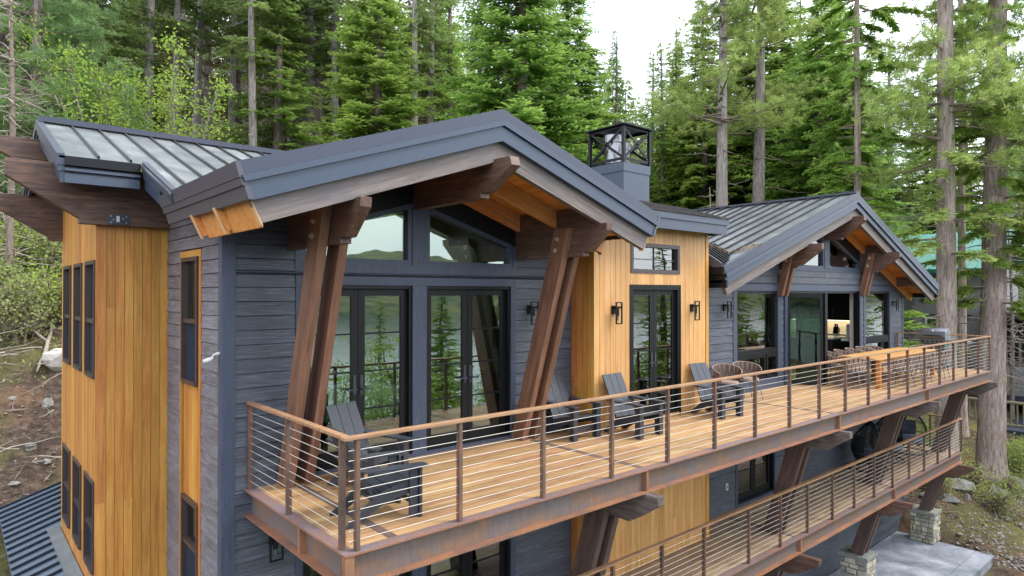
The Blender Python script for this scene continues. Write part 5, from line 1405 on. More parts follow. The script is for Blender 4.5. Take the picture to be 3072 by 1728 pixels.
def pine_crown(seed, H, R0, clear, trunk_r, nbr=70, tuft=26, dead=20):
    g = np.random.default_rng(seed); tw = MB()
    bs, ds, ns, Ls, ws, tb, tt = [], [], [], [], [], [], []
    for i in range(nbr):
        f = g.random() ** 0.9; z0 = H * (clear + (1 - clear) * f)
        L = R0 * (1 - f * 0.75) * g.uniform(0.5, 1.05); a = g.random() * 6.28
        er = np.array([math.cos(a), math.sin(a), 0]); rise = g.uniform(-0.25, 0.35)
        p0 = np.array([0, 0, z0]); end = p0 + er * L + np.array([0, 0, rise * L])
        tw.tube([tuple(p0), tuple((p0 + end) / 2 + [0, 0, -0.05 * L]), tuple(end)], [0.03 + 0.01 * L, 0.02, 0.006], 4, cap=False)
        m = int(10 + 7 * L)
        for k in range(m):
            t_ = g.uniform(0.35, 1.0)
            c = p0 + (end - p0) * t_ + g.normal(0, 0.16 + 0.14 * L * 0.5 * t_, 3) * [1, 1, 0.6]
            d = unit(g.normal(0, 1, (tuft, 3)) + er * 0.8 + [0, 0, 0.35])
            bs.append(np.repeat(c[None], tuft, 0)); ds.append(d); ns.append(unit(g.normal(0, 1, (tuft, 3))))
            Ls.append(g.uniform(0.16, 0.34, tuft)); ws.append(g.uniform(0.016, 0.034, tuft))
            o = np.clip(g.normal(0.35, 0.2), 0, 1); tb.append(np.full(tuft, o * 0.6)); tt.append(np.full(tuft, o))
    V, F, A = kites(*[np.concatenate(q) for q in (bs, ds, ns, Ls, ws, tb, tt)])
    for i in range(dead):
        z0 = g.uniform(0.15, clear + 0.1) * H; a = g.random() * 6.28; L = g.uniform(0.8, 3.2)
        p = [Vector((math.cos(a) * 0.1, math.sin(a) * 0.1, z0))]
        for s in range(5):
            a += g.normal(0, 0.25); p.append(p[-1] + Vector((math.cos(a), math.sin(a), g.normal(-0.12, 0.22))) * L / 5)
        tw.tube(p, [0.035, 0.026, 0.02, 0.014, 0.01, 0.004], 4, cap=False)
    return (V, F, A), trunk_mb(g, H, trunk_r, 14, 20), tw
def broadleaf(seed, H, R0, nleaf, leaf=0.11, stems=3, clear=0.18, trunk_r=0.10, spread=0.9):
    g = np.random.default_rng(seed); tw = MB(); tips = []
    for s in range(stems):
        a = g.random() * 6.28; p = Vector((0.15 * math.cos(a) * (stems > 1), 0.15 * math.sin(a) * (stems > 1), -0.1)); d = Vector((0.18 * math.cos(a), 0.18 * math.sin(a), 1)).normalized()
        Hs = H * g.uniform(0.75, 1.0); path = [p.copy()]
        for i in range(8):
            d = (d + Vector((g.normal(0, 0.09), g.normal(0, 0.09), 0.05))).normalized(); p = p + d * Hs / 8; path.append(p.copy())
            if i / 8 > clear:
                for b in range(5):
                    a2 = g.random() * 6.28; L = R0 * g.uniform(0.35, 1.0) * (1.1 - i / 9)
                    q = [p.copy()]; dd = Vector((math.cos(a2), math.sin(a2), g.uniform(0.15, 0.9))).normalized()
                    for k in range(4):
                        dd = (dd + Vector((g.normal(0, 0.2), g.normal(0, 0.2), g.normal(0.02, 0.12)))).normalized(); q.append(q[-1] + dd * L / 4)
                    tw.tube(q, [0.022, 0.016, 0.011, 0.007, 0.003], 3, cap=False)
                    tips += q[1:]
        tw.tube(path, [trunk_r * (1 - 0.1 * i) + 0.01 for i in range(len(path))], 7, cap=False)
    tips = np.array([tuple(q) for q in tips])
    idx = g.integers(0, len(tips), nleaf)
    c = tips[idx] + g.normal(0, R0 * 0.10 * spread + 0.05, (nleaf, 3))
    c[:, 2] = np.maximum(c[:, 2], 0.05)
    V, F, A = kites(c, unit(g.normal(0, 1, (nleaf, 3))), unit(g.normal(0, 1, (nleaf, 3))), g.uniform(0.6, 1.3, nleaf) * leaf, g.uniform(0.6, 1.1, nleaf) * leaf * 0.8, g.random(nleaf) * 0.6, g.random(nleaf))
    return (V, F, A), None, tw
VAR = {}
def variant(key, gen, lm, bark='bark', name='fir_tree', twig='deadwood_dark'):
    (V, F, A), trunk, tw = gen
    r = proto(name)
    if trunk is not None:
        trunk.build('trunk', M[bark], r, True)
        if tw and tw.f: tw.build('branches', M[twig], r, kind='stuff')
    else: tw.build('trunk', M[bark], r)
    link('crown', np_mesh('crown', V, F, LM[lm], False, A), r)
    VAR[key] = [r, False, name]
variant('dense', conifer(1, 24, 4.6, 0.05, 0.36, 7, 1.0, 0.34, 0.24, 0.32, 0.75), 'fir')
variant('fir', conifer(2, 22, 3.4, 0.07, 0.40, 6, 0.9, 0.40, 0.20, 0.28, 0.55, 0.32, 0.08), 'fir')
variant('tall', conifer(3, 30, 3.3, 0.34, 0.50, 6, 0.85, 0.42, 0.15, 0.36, 0.40, 0.4, 0.18, 46, 0.7), 'fir2')
variant('dark', conifer(4, 26, 3.8, 0.14, 0.44, 6, 0.85, 0.44, 0.16, 0.34, 0.35, 0.34, 0.10, 30), 'fir2')
variant('thin', conifer(5, 27, 2.3, 0.40, 0.62, 5, 0.85, 0.5, 0.1, 0.24, 0.35, 0.45, 0.28, 70, 0.6), 'fir2', 'bark_grey')
variant('dying', conifer(15, 24, 2.6, 0.22, 0.55, 5, 0.8, 0.5, 0.1, 0.24, 0.5, 0.45, 0.30, 90, 0.6), 'rusty', 'bark_grey')
variant('young', conifer(6, 6.0, 1.7, 0.03, 0.22, 7, 1.25, 0.30, 0.30, 0.10, 0.85), 'fir', name='young_fir')
variant('pine', pine_crown(7, 30, 4.2, 0.45, 0.36), 'pine', 'bark_grey', 'pine_tree')
variant('blue', pine_crown(8, 17, 3.8, 0.08, 0.24, 120, 26, 8), 'blue', 'bark', 'pine_tree')
variant('alder', broadleaf(9, 12, 2.6, 5200, 0.15, 5, 0.10, 0.08, 0.8), 'alder', 'bark_grey', 'alder_tree')
variant('bush', broadleaf(10, 2.4, 1.5, 2600, 0.10, 7, 0.02, 0.02, 1.0), 'bush', 'deadwood_dark', 'leafy_bush')
variant('bush2', broadleaf(11, 1.5, 1.1, 2400, 0.09, 7, 0.02, 0.02), 'dull', 'deadwood_dark', 'scrub_bush')
variant('low', broadleaf(12, 1.1, 1.3, 900, 0.08, 8, 0.0, 0.012, 1.2), 'bush', 'deadwood_dark', 'ground_shrub')
FWD = Vector((math.cos(R(49.15)), math.sin(R(49.15)))); RGT = Vector((math.sin(R(49.15)), -math.cos(R(49.15))))
def at(xd, depth):
    lat = (xd * 1.19255 - 1536) / 1949 * depth
    return CAM.x + FWD.x * depth + RGT.x * lat, CAM.y + FWD.y * depth + RGT.y * lat
def plant(key, x, y, scale=1.0, label='', group='trees on the hillside', cat='tree', dz=-0.05, rz_=None, sz=None):
    v = VAR[key]
    w_ = scale * random.uniform(0.92, 1.32); s = (w_ * random.uniform(0.9, 1.1), w_, sz or scale)
    copy_tree(v[0], (x, y, ground_z(x, y) + dz), random.uniform(0, 6.28) if rz_ is None else rz_, label, cat, group, s, first=not v[1])
    v[1] = True
# ---- trees one can tell apart, each set by its place on the hillside
DESC = {'dense': 'dense bright green fir', 'fir': 'green fir with drooping branches', 'tall': 'tall dark fir with bare lower trunk', 'dark': 'dark green fir', 'thin': 'thin grey trunked fir',
        'young': 'young bright fir', 'dying': 'sparse rust brown dying fir', 'pine': 'tall pine with grey trunk', 'blue': 'bluish green pine', 'alder': 'yellow-green alder', 'bush': 'yellow-green leafy bush', 'bush2': 'olive scrub bush', 'low': 'low green shrub'}
def place_of(xd):
    for lim, nm in ((250, 'behind the cedar tower'), (480, 'above the ribbed roof by the tower'), (680, 'above the seam of the two near roofs'), (900, 'above the near slope of the main gable'), (1150, 'above the middle of the main gable'), (1420, 'above the main gable peak'),
                    (1640, 'behind the chimney'), (1800, 'above the roof between chimney and wing'), (1960, 'above the near slope of the wing roof'), (2160, 'above the wing roof peak'), (2370, 'beyond the wing roof'), (9999, 'beyond the far end of the deck')):
        if xd < lim: return nm
ORD = ['first', 'second', 'third', 'fourth', 'fifth', 'sixth', 'seventh', 'eighth', 'ninth', 'tenth']
TREES = [('dense', 1300, 33, 1.08), ('dense', 945, 34, 0.80), ('fir', 690, 38, 0.95), ('fir', 1660, 47, 0.86), ('fir', 1745, 52, 0.72), ('dark', 1545, 62, 0.78), ('dense', 2045, 46, 0.95), ('fir', 1930, 52, 0.9),
         ('blue', 70, 24, 0.95), ('blue', 185, 27, 0.9), ('dark', 20, 30, 0.9), ('dark', 250, 36, 0.9), ('alder', 290, 25, 0.8), ('alder', 385, 28, 0.78),
         ('thin', 430, 40, 0.95), ('thin', 487, 44, 1.0), ('thin', 522, 49, 1.0), ('tall', 665, 42, 1.05), ('thin', 728, 50, 1.0), ('tall', 802, 44, 0.95), ('thin', 575, 46, 0.95), ('thin', 620, 56, 0.95),
         ('fir', 850, 50, 0.95), ('thin', 985, 44, 1.0), ('thin', 1040, 40, 1.0), ('thin', 1078, 44, 0.95), ('tall', 1100, 52, 0.9), ('fir', 1120, 46, 0.95), ('dark', 1210, 56, 0.95), ('dense', 1440, 45, 0.95), ('fir', 1490, 56, 0.8), ('dark', 1380, 60, 0.95),
         ('pine', 1815, 34, 0.98), ('pine', 1893, 36, 0.98), ('thin', 2145, 40, 1.0), ('dark', 1980, 62, 0.9), ('dense', 2200, 44, 0.85), ('fir', 2120, 56, 0.9), ('dark', 1850, 64, 0.85),
         ('fir', 2290, 52, 0.85), ('dense', 2380, 60, 0.9), ('fir', 2500, 56, 0.9), ('dark', 2590, 48, 0.9), ('fir', 2450, 70, 0.95), ('dark', 770, 60, 0.95), ('thin', 455, 62, 1.0), ('fir', 350, 50, 0.95), ('dark', 130, 44, 0.9),
         ('young', 610, 24, 0.75), ('young', 520, 29, 0.9), ('young', 860, 29, 0.9), ('young', 1680, 36, 0.8), ('young', 1715, 40, 0.9), ('fir', 1060, 66, 1.0), ('fir', 920, 64, 1.0), ('dark', 640, 70, 1.0), ('fir', 1270, 72, 1.0), ('dark', 1700, 78, 0.8), ('fir', 1780, 84, 0.85), ('dense', 2075, 38, 1.05), ('fir', 2180, 50, 1.15), ('dark', 2250, 42, 1.1), ('dense', 2330, 48, 1.1), ('dark', 2420, 50, 1.1), ('fir', 2480, 44, 1.1), ('dense', 2560, 52, 1.1), ('dark', 2010, 54, 1.05), ('fir', 1870, 48, 1.0), ('blue', 2215, 36, 1.25), ('blue', 2560, 40, 1.3), ('blue', 2090, 46, 1.2), ('dense', 1765, 46, 0.95), ('dense', 1860, 48, 1.1), ('dense', 1955, 46, 1.15), ('fir', 2110, 46, 1.2), ('dense', 1705, 52, 0.85), ('fir', 2150, 62, 1.2), ('fir', 1640, 66, 0.9), ('thin', 210, 36, 0.95), ('thin', 360, 38, 1.0), ('thin', 770, 40, 1.0), ('thin', 640, 36, 0.95), ('thin', 850, 40, 1.0), ('dying', 1000, 47, 1.0), ('dying', 590, 50, 0.95), ('dying', 885, 56, 1.0), ('dying', 710, 60, 1.0), ('dying', 1085, 58, 1.0), ('dying', 450, 46, 0.9)]
TREES = [(k_, xd, (dp if xd < 2150 or dp > 58 else 60 + (dp - 36) * 0.6), sc) for k_, xd, dp, sc in TREES]
cnt = {}
for key, xd, dp, sc in sorted(TREES, key=lambda q: q[1]):
    x, y = at(xd, dp)
    if -2.5 < x < 24 and y < 10.8: x, y = at(xd, dp + 8)
    k = (key, place_of(xd)); i = cnt.get(k, 0); cnt[k] = i + 1
    n_same = sum(1 for q in TREES if q[0] == key and place_of(q[1]) == k[1])
    lb = '%s %s' % (DESC[key], k[1]) + ('' if n_same == 1 else ', %s from left' % ORD[i])
    plant(key, x, y, sc, lb, 'trees on the hillside', 'tree')
BUSHES = [('bush', 640, 22, 1.1), ('bush', 700, 21, 1.2), ('bush', 760, 22, 1.3), ('bush', 835, 23, 1.2), ('bush2', 580, 21, 1.1), ('bush', 900, 25, 1.1), ('bush', 1640, 30, 1.2), ('bush', 1690, 28, 1.3), ('bush', 1740, 30, 1.2), ('bush2', 1780, 29, 1.3),
          ('bush2', 60, 19.5, 1.3), ('bush', 110, 20.5, 0.8), ('bush2', 10, 20.5, 1.2), ('bush', 40, 22, 1.0), ('bush2', 150, 22.5, 1.3), ('bush', 1330, 30, 1.4), ('bush2', 1500, 34, 1.4), ('bush2', 470, 26, 1.3), ('bush2', 420, 23, 1.3), ('bush', 540, 25, 1.0)]
cnt = {}
for key, xd, dp, sc in sorted(BUSHES, key=lambda q: q[1]):
    x, y = at(xd, dp)
    if -2.5 < x < 24 and y < 10.6: x, y = at(xd, dp + 5)
    k = (key, place_of(xd)); i = cnt.get(k, 0); cnt[k] = i + 1
    n_same = sum(1 for q in BUSHES if q[0] == key and place_of(q[1]) == k[1])
    plant(key, x, y, sc, '%s %s' % (DESC[key], k[1]) + ('' if n_same == 1 else ', %s from left' % ORD[i]), 'bushes behind the house', 'bush')
# ---- trees on the shore side (they show in the window glass)
SHORE = ORD + ['eleventh', 'twelfth', 'thirteenth', 'fourteenth', 'fifteenth', 'sixteenth']
for i, (x, y, key, sc) in enumerate([(8.2, -14.5, 'young', 1.4), (10.4, -13.2, 'alder', 0.7), (12.2, -15.5, 'fir', 0.55), (13.8, -12.8, 'young', 1.3), (15.2, -14.8, 'dense', 0.55), (17.2, -13.2, 'alder', 0.8), (19.4, -15.5, 'fir', 0.62), (22, -13.5, 'alder', 0.95), (25.5, -15, 'dense', 0.62), (29, -13.5, 'fir', 0.7), (33, -15, 'alder', 1.1), (37, -13.8, 'dense', 0.72), (42, -15, 'fir', 0.8), (47, -13.5, 'dense', 0.8), (53, -15, 'alder', 1.2), (60, -14, 'fir', 0.9)]):
    plant(key, x, y, sc, '%s on the shore, mirrored in window glass, %s along' % (DESC[key], SHORE[i]), 'trees on the lake shore', 'tree')
for i, (x, y) in enumerate([(11, -11), (14, -10.5), (18, -11), (21, -10.5), (25, -11), (30, -10.5)]):
    plant('bush', x, y, 1.1, 'leafy bush on the shore, mirrored in door glass, %s along' % ORD[i], 'bushes on the lake shore', 'bush')
for i in range(16):
    x, y = 7.0 + i * 2.9 + random.uniform(-0.8, 0.8), -11.2 + random.uniform(-0.9, 0.9)
    key = ('alder', 'fir', 'alder', 'young')[i % 4]
    plant(key, x, y, {'alder': 0.78, 'fir': 0.42, 'young': 1.35}[key], '%s in the shore front row, mirrored, %s along' % (DESC[key], SHORE[i]), 'front row of trees on the shore', 'tree')
# ---- the two big trunks beyond the deck end
def near_tree(name, x, y, r, H, lean, label, crown_gen, lm, zs):
    root = empty(name, (x, y, ground_z(x, y)), label, 'tree')
    z0 = ground_z(x, y)
    seg, rings = 40, 90; vs = []; fs = []
    g = np.random.default_rng(int(x * 10))
    ph = g.random(8) * 6.28
    for i in range(rings + 1):
        f = i / rings; z = -0.4 + f * (H + 0.4)
        rr = r * ((1 - 0.55 * f) + 0.30 * max(0, 1 - z / 1.2) ** 2)
        for k in range(seg):
            a = 2 * math.pi * k / seg
            q = rr * (1 + 0.025 * math.sin(13 * a + ph[0] + 0.6 * math.sin(z * 2.1 + ph[1])) + 0.02 * math.sin(21 * a + ph[2] + z * 1.3) + 0.02 * g.normal())
            vs.append((q * math.cos(a) + lean[0] * z + 0.02 * math.sin(z), q * math.sin(a) + lean[1] * z, z))
    for i in range(rings):
        for k in range(seg): fs.append((i * seg + k, i * seg + (k + 1) % seg, (i + 1) * seg + (k + 1) % seg, (i + 1) * seg + k))
    mb = MB(); mb.v = [(a + x, b + y, c + z0) for a, b, c in vs]; mb.f = fs
    mb.build('trunk', M['bark_near'], root, True)
    (V, F, A), tw = crown_gen
    V = V + np.array([x, y, z0]) + np.stack([lean[0] * V[:, 2], lean[1] * V[:, 2], 0 * V[:, 2]], 1)
    link('crown', np_mesh('crown', V, F, LM[lm], False, A), root)
    tw.v = [(a + x + lean[0] * c, b + y + lean[1] * c, c + z0) for a, b, c in tw.v]
    tw.build('branches', M['deadwood_dark'], root, kind='stuff')
def limb_crown(seed, limbs, fine=1.35):
    """fir limbs given one by one: (height, azimuth, length, droop)"""
    g = np.random.default_rng(seed); tw = MB(); acc = [[] for _ in range(7)]
    for z0, a, L, dr in limbs:
        er = np.array([math.cos(a), math.sin(a), 0.0]); es = np.array([-er[1], er[0], 0.0])
        n = max(5, int(L / 0.085)); t = np.linspace(0.25, 1, n)
        pos = er * (0.25 + L * t)[:, None] + np.array([0, 0, 1.0]) * (z0 + L * (0.12 * t - dr * t * t))[:, None] + es * (0.10 * L * math.sin(z0 * 5) * t * t)[:, None]
        bd = unit(er + np.array([0, 0, 1.0]) * (0.12 - 2 * dr * t)[:, None])
        tw.tube([(er[0] * 0.2, er[1] * 0.2, z0)] + [tuple(pos[int(n * q) - 1]) for q in (0.33, 0.66, 1)], [0.05, 0.03, 0.02, 0.006], 5, cap=False)
        for side in (-1, 1):
            for rep in range(3):
                l = np.clip((0.16 + 0.27 * L * (1 - t) ** 0.7) * (0.6 + 0.7 * g.random(n)), 0.14, 0.75) * (1, 0.8, 0.6)[rep]
                ang = (0.95, 0.6, 0.3)[rep] + g.normal(0, 0.15, n)
                d = unit(bd * np.cos(ang)[:, None] + es * (side * np.sin(ang))[:, None] + np.array([0, 0, 1.0]) * g.normal(-0.28, 0.32, n)[:, None])
                for q in range(4):
                    for sd_ in (-1, 1):
                        b_ = pos + d * (l * (0.1 + 0.23 * q))[:, None]
                        d2 = unit(d * 0.8 + np.cross(d, [0, 0, 1.0]) * (sd_ * 0.55) + g.normal(0, 0.14, (n, 3)))
                        for lst, v in zip(acc, (b_, d2, unit(np.array([0, 0, 1.0]) + g.normal(0, 0.4, (n, 3))), l * 0.34 + 0.04, np.full(n, 0.055) * (0.8 + 0.5 * g.random(n)), np.full(n, 0.15), np.clip(0.35 + 0.3 * q * 0.5 + g.normal(0, 0.15, n), 0, 1))): lst.append(v)
    return kites(*[np.concatenate(q) for q in acc]), tw
def limbs(seed, n, z0, z1, L0, L1, az=None):
    g = random.Random(seed); out = []
    for i in range(n):
        z = z0 + (z1 - z0) * (i + g.random()) / n
        a = g.uniform(0, 6.28) if az is None else R(g.uniform(*az))
        out.append((z, a, g.uniform(L0, L1), g.uniform(0.22, 0.42)))
    return out
def both(a, b):
    (V1, F1, A1), t1 = a; (V2, F2, A2), t2 = b
    t1.add(t2.v, t2.f)
    return (np.concatenate([V1, V2]), np.concatenate([F1, F2 + len(V1)]), np.concatenate([A1, A2])), t1
def pines(*a, **k):
    c, _, tw = pine_crown(*a, **k); return c, tw
near_tree('fir_tree', 27.6, 2.9, 0.40, 30, (0.003, 0.0), 'old pine with thick furrowed trunk just behind the wing roof tip', both(limb_crown(31, limbs(1, 12, 8.6, 12.5, 1.2, 2.4, (90, 260))), pines(131, 27, 4.2, 0.42, 0.3, 90, 24, 24)), 'pine', 0)
near_tree('fir_tree', 29.6, 1.9, 0.50, 30, (0.012, -0.014), 'old fir with broad pale trunk standing clear beyond the deck end', both(limb_crown(32, limbs(5, 22, 6.6, 10.2, 1.2, 2.3, (80, 330)) + limbs(6, 26, 10, 16, 1.2, 2.4)), pines(132, 27, 4.0, 0.5, 0.3, 70, 24, 20)), 'fir', 0)
near_tree('fir_tree', 34.0, 4.0, 0.20, 26, (0.0, 0.0), 'slim fir trunk between the two old firs', limb_crown(33, limbs(8, 50, 13, 24, 1.0, 2.2)), 'fir', 0)
near_tree('fir_tree', 28.5, 6.6, 0.20, 22, (0.0, 0.0), 'fir with low sweeping green boughs behind the wing roof slope', limb_crown(34, limbs(9, 70, 9.0, 20, 1.2, 2.4)), 'fir', 0)
near_tree('fir_tree', 31.5, -1.0, 0.24, 26, (0.0, 0.0), 'pine at the picture edge with boughs hanging over the neighbour house', pines(135, 24, 4.4, 0.42, 0.3, 80, 24, 20), 'pine', 0)

# ---- bare dead trees and fallen wood
def snag(seed, x, y, H, n, label):
    g = random.Random(seed); root = empty('dead_tree', (x, y, ground_z(x, y)), label, 'tree', 'dead trees'); z0 = ground_z(x, y)
    MB().tube([(x, y, z0 - 0.2), (x + 0.1, y, z0 + H * 0.5), (x, y + 0.2, z0 + H)], [0.12, 0.08, 0.02], 7).build('trunk', M['deadwood_dark'], root)
    mb = MB()
    for i in range(n):
        f = g.uniform(0.12, 0.98); a = g.uniform(0, 6.28); L = (1.2 - f) * g.uniform(0.7, 2.2) + 0.3
        p = [Vector((x, y, z0 + f * H))]
        for s in range(5):
            a += g.gauss(0, 0.4); p.append(p[-1] + Vector((math.cos(a), math.sin(a), g.gauss(-0.1, 0.4))) * L / 5)
            if s > 1 and g.random() < 0.7:
                q = p[-1]; mb.tube([q, q + Vector((g.gauss(0, 0.3), g.gauss(0, 0.3), g.gauss(-0.1, 0.25)))], [0.008, 0.003], 3, cap=False)
        mb.tube(p, [0.022, 0.018, 0.014, 0.01, 0.007, 0.003], 3, cap=False)
    mb.build('branches', M['deadwood'], root, kind='stuff')
for i, (xd, dp, H, n, lb) in enumerate([(20, 20.5, 12, 130, 'dead tree with pale tangled twigs above the timber outlookers'), (1795, 31, 10, 110, 'bare grey dead tree beside the pine trunk behind the wing'), (2000, 33, 9, 90, 'bare dead tree above the wing roof peak'),
        (760, 40, 12, 110, 'bare dead tree above the near gable slope'), (2545, 36, 12, 120, 'bare dead tree at the right picture edge'), (330, 22, 6, 70, 'dead twiggy tree behind the ribbed roof')]):
    x, y = at(xd, dp)
    if -2.5 < x < 24 and y < 10.8: x, y = at(xd, dp + 6)
    snag(40 + i, x, y, H, n, lb)
def fallen(name, x, y, n, rad, L, hgt, label, cat, seed, r0=0.022):
    g = random.Random(seed); mb = MB()
    for i in range(n):
        px, py = x + g.uniform(-rad, rad), y + g.uniform(-rad * 0.6, rad * 0.6); a = g.uniform(0, 6.28); p = [Vector((px, py, ground_z(px, py) + g.uniform(0.02, hgt)))]
        ll = L * g.uniform(0.5, 1.2); up = g.gauss(0.05, 0.12)
        for s in range(6):
            a += g.gauss(0, 0.35); q = p[-1] + Vector((math.cos(a), math.sin(a), up + g.gauss(0, 0.1))) * ll / 6
            q.z = max(q.z, ground_z(q.x, q.y) + 0.015); p.append(q)
        rr = r0 * g.uniform(0.5, 1.4); mb.tube(p, [rr * (1 - 0.14 * k) for k in range(7)], 4, cap=False)
    tag(mb.build(name, M['deadwood']), label, cat)
x, y = at(60, 19); fallen('brush_pile', x, y, 38, 2.2, 2.2, 0.7, 'pile of pale dead branches on the slope beside the tower', 'brush', 1)
x, y = at(120, 16.5); fallen('fallen_branches', x, y, 16, 1.6, 1.6, 0.2, 'scattered pale branches on the bare soil', 'branches', 2)
for i, (xd, dp, L, ang, lb) in enumerate([(560, 36, 6, 0.3, 'fallen grey log between the thin trunks above the roofs'), (720, 33, 5, -0.4, 'fallen log on the slope above the near gable'), (690, 38, 7, 0.1, 'long fallen log high on the slope')]):
    x, y = at(xd, dp); d = Vector((math.cos(ang), math.sin(ang)))
    p = [Vector((x + d.x * L * (k / 5 - 0.5), y + d.y * L * (k / 5 - 0.5), 0)) for k in range(6)]
    for q in p: q.z = ground_z(q.x, q.y) + 0.22
    tag(MB().tube(p, [0.2, 0.19, 0.18, 0.17, 0.16, 0.14], 9).build('fallen_log', M['bark_grey'], None, True), lb, 'log', 'fallen logs')
q = [Vector((-0.85 + 0.60 * t_, 17.3 + 2.5 * t_ - 0.4 * math.sin(t_ * 3), 0)) for t_ in (0, 0.2, 0.4, 0.6, 0.8, 1.0)]
for k, p in enumerate(q): p.z = ground_z(p.x, p.y) + 0.12 + 0.1 * (k % 2)
mb = MB().tube(q, [0.02, 0.045, 0.06, 0.055, 0.05, 0.02], 8)
mb.tube([q[3], q[3] + Vector((-0.35, 0.4, 0.35)), q[3] + Vector((-0.5, 0.9, 0.45))], [0.04, 0.03, 0.01], 6)
tag(mb.build('driftwood_branch', M['deadwood'], None, True), 'crooked pale branch lying on the soil beside the tower', 'branch')
# ---- rocks
def rock(name, x, y, s, label, mat, group, seed, dz=0.0, z=None):
    g = random.Random(seed); n, m = 9, 6; mb = MB(); ax = [g.uniform(0.75, 1.25) for _ in range(3)]
    ph = [g.uniform(0, 6.28) for _ in range(6)]
    zz = ground_z(x, y) if z is None else z
    for j in range(m + 1):
        for i in range(n):
            a, b = 2 * math.pi * i / n, math.pi * j / m - math.pi / 2
            d = Vector((math.cos(a) * math.cos(b), math.sin(a) * math.cos(b), math.sin(b)))
            k = s * (1 + 0.20 * math.sin(3 * d.x + ph[0]) + 0.16 * math.sin(4 * d.y + ph[1]) + 0.14 * math.sin(5 * d.z + ph[2]) + 0.07 * g.gauss(0, 1))
            mb.v.append((x + d.x * k * ax[0], y + d.y * k * ax[1], zz + d.z * k * 0.68 * ax[2] + s * 0.25 + dz))
    for j in range(m):
        for i in range(n): mb.f.append((j * n + i, j * n + (i + 1) % n, (j + 1) * n + (i + 1) % n, (j + 1) * n + i))
    o = mb.build(name, M[mat]); tag(o, label, 'rock', group)
rock('boulder', -0.30, 17.6, 0.46, 'large pale boulder against the back edge of the tower', 'boulder', 'rocks', 5, 0.1)
for i, (x, y, s) in enumerate([(-1.6, 13.2, 0.10), (-1.2, 14.4, 0.13), (-1.9, 15.2, 0.16), (-0.9, 13.9, 0.08), (-1.5, 16.3, 0.12), (-0.7, 16.0, 0.15)]):
    rock('stone', x, y, s, 'small stone on the bare soil left of the tower, %s up the slope' % ['lowest', 'third', 'fourth', 'second', 'highest', 'fifth'][i], 'rock', 'stones on the soil', 60 + i)
RK = [(23.2, 3.6, 0.40), (24.3, 3.1, 0.30), (25.3, 2.9, 0.36), (24.6, 4.2, 0.5), (23.6, 2.4, 0.22), (26.2, 2.2, 0.42), (25.2, 1.6, 0.25), (27.4, 1.2, 0.34), (28.6, 0.6, 0.30), (26.6, 0.9, 0.24), (29.4, 1.0, 0.38), (24.2, 1.9, 0.26), (22.6, 4.4, 0.36), (22.5, 3.2, 0.28)]
for i, (x, y, s) in enumerate(sorted(RK)): rock('rock', x, y, s, 'grey rock beyond the patio, %s going away from the pier' % (ORD + ['eleventh', 'twelfth', 'thirteenth', 'fourteenth'])[i], 'rock', 'rocks beyond the patio', 80 + i)
SH = [('low', 24.8, 2.4), ('low', 26.0, 3.0), ('low', 27.0, 2.0), ('bush', 28.0, 3.2), ('low', 28.2, 0.9), ('bush', 30.5, 1.2), ('low', 25.6, 0.9), ('low', 29.5, -0.3), ('bush', 26.5, 4.2)]
for i, (key, x, y) in enumerate(SH):
    plant(key, x, y, 0.75 if key != 'bush' else 0.7, '%s on the slope past the lower deck, %s from the patio' % (DESC[key], (ORD + ['eleventh', 'twelfth'])[i]), 'shrubs beyond the lower deck', 'shrub')
# ---- loose stuff: pebbles, litter, needles
def scatter(name, n, xr, yr, smin, smax, mat, seed, flat=0.6, keep=None):
    g = np.random.default_rng(seed)
    x = g.uniform(*xr, n); y = g.uniform(*yr, n)
    if keep is not None: m = keep(x, y, g); x, y = x[m], y[m]; n = len(x)
    s = g.uniform(smin, smax, n) * (0.6 + 0.8 * g.random(n) ** 2); z = th(x, y)
    base = np.array([(1, 0, 0), (-1, 0, 0), (0, 1, 0), (0, -1, 0), (0, 0, 1), (0, 0, -1)], float)
    tri = np.array([(0, 2, 4), (2, 1, 4), (1, 3, 4), (3, 0, 4), (2, 0, 5), (1, 2, 5), (3, 1, 5), (0, 3, 5)])
    V = base[None] * s[:, None, None] * g.uniform(0.6, 1.3, (n, 6, 1)); V[:, :, 2] *= flat
    a = g.random(n) * 6.28; c, sn = np.cos(a)[:, None], np.sin(a)[:, None]
    V = np.stack([V[..., 0] * c - V[..., 1] * sn, V[..., 0] * sn + V[..., 1] * c, V[..., 2]], -1) + np.stack([x, y, z + s * 0.15], -1)[:, None]
    F = (tri[None] + (np.arange(n) * 6)[:, None, None]).reshape(-1, 3)
    o = link(name, np_mesh(name, V.reshape(-1, 3), F, mat)); o['kind'] = 'stuff'; return o
t = NT('pebbles'); n_ = t.noise(t.pos(rnd=False), 14, 2); t.base(t.ramp(n_, [(0.3, lin((92, 86, 82))), (0.5, lin((126, 120, 114))), (0.7, lin((160, 154, 148)))]), 0.85, 0, 0.2)
tag(scatter('gravel', 9000, (21.3, 31), (-5, 2.2), 0.03, 0.09, t.m, 3, 0.6, lambda x, y, g: g.random(len(x)) < np.clip(1.0 - (y + 1.2) / 3.2, 0.08, 1)), 'grey cobbles spread on the ground past the patio', 'gravel')
tag(scatter('pebbles', 1400, (-6, 2), (12.2, 20), 0.012, 0.05, t.m, 4), 'small stones sprinkled on the bare soil', 'pebbles')
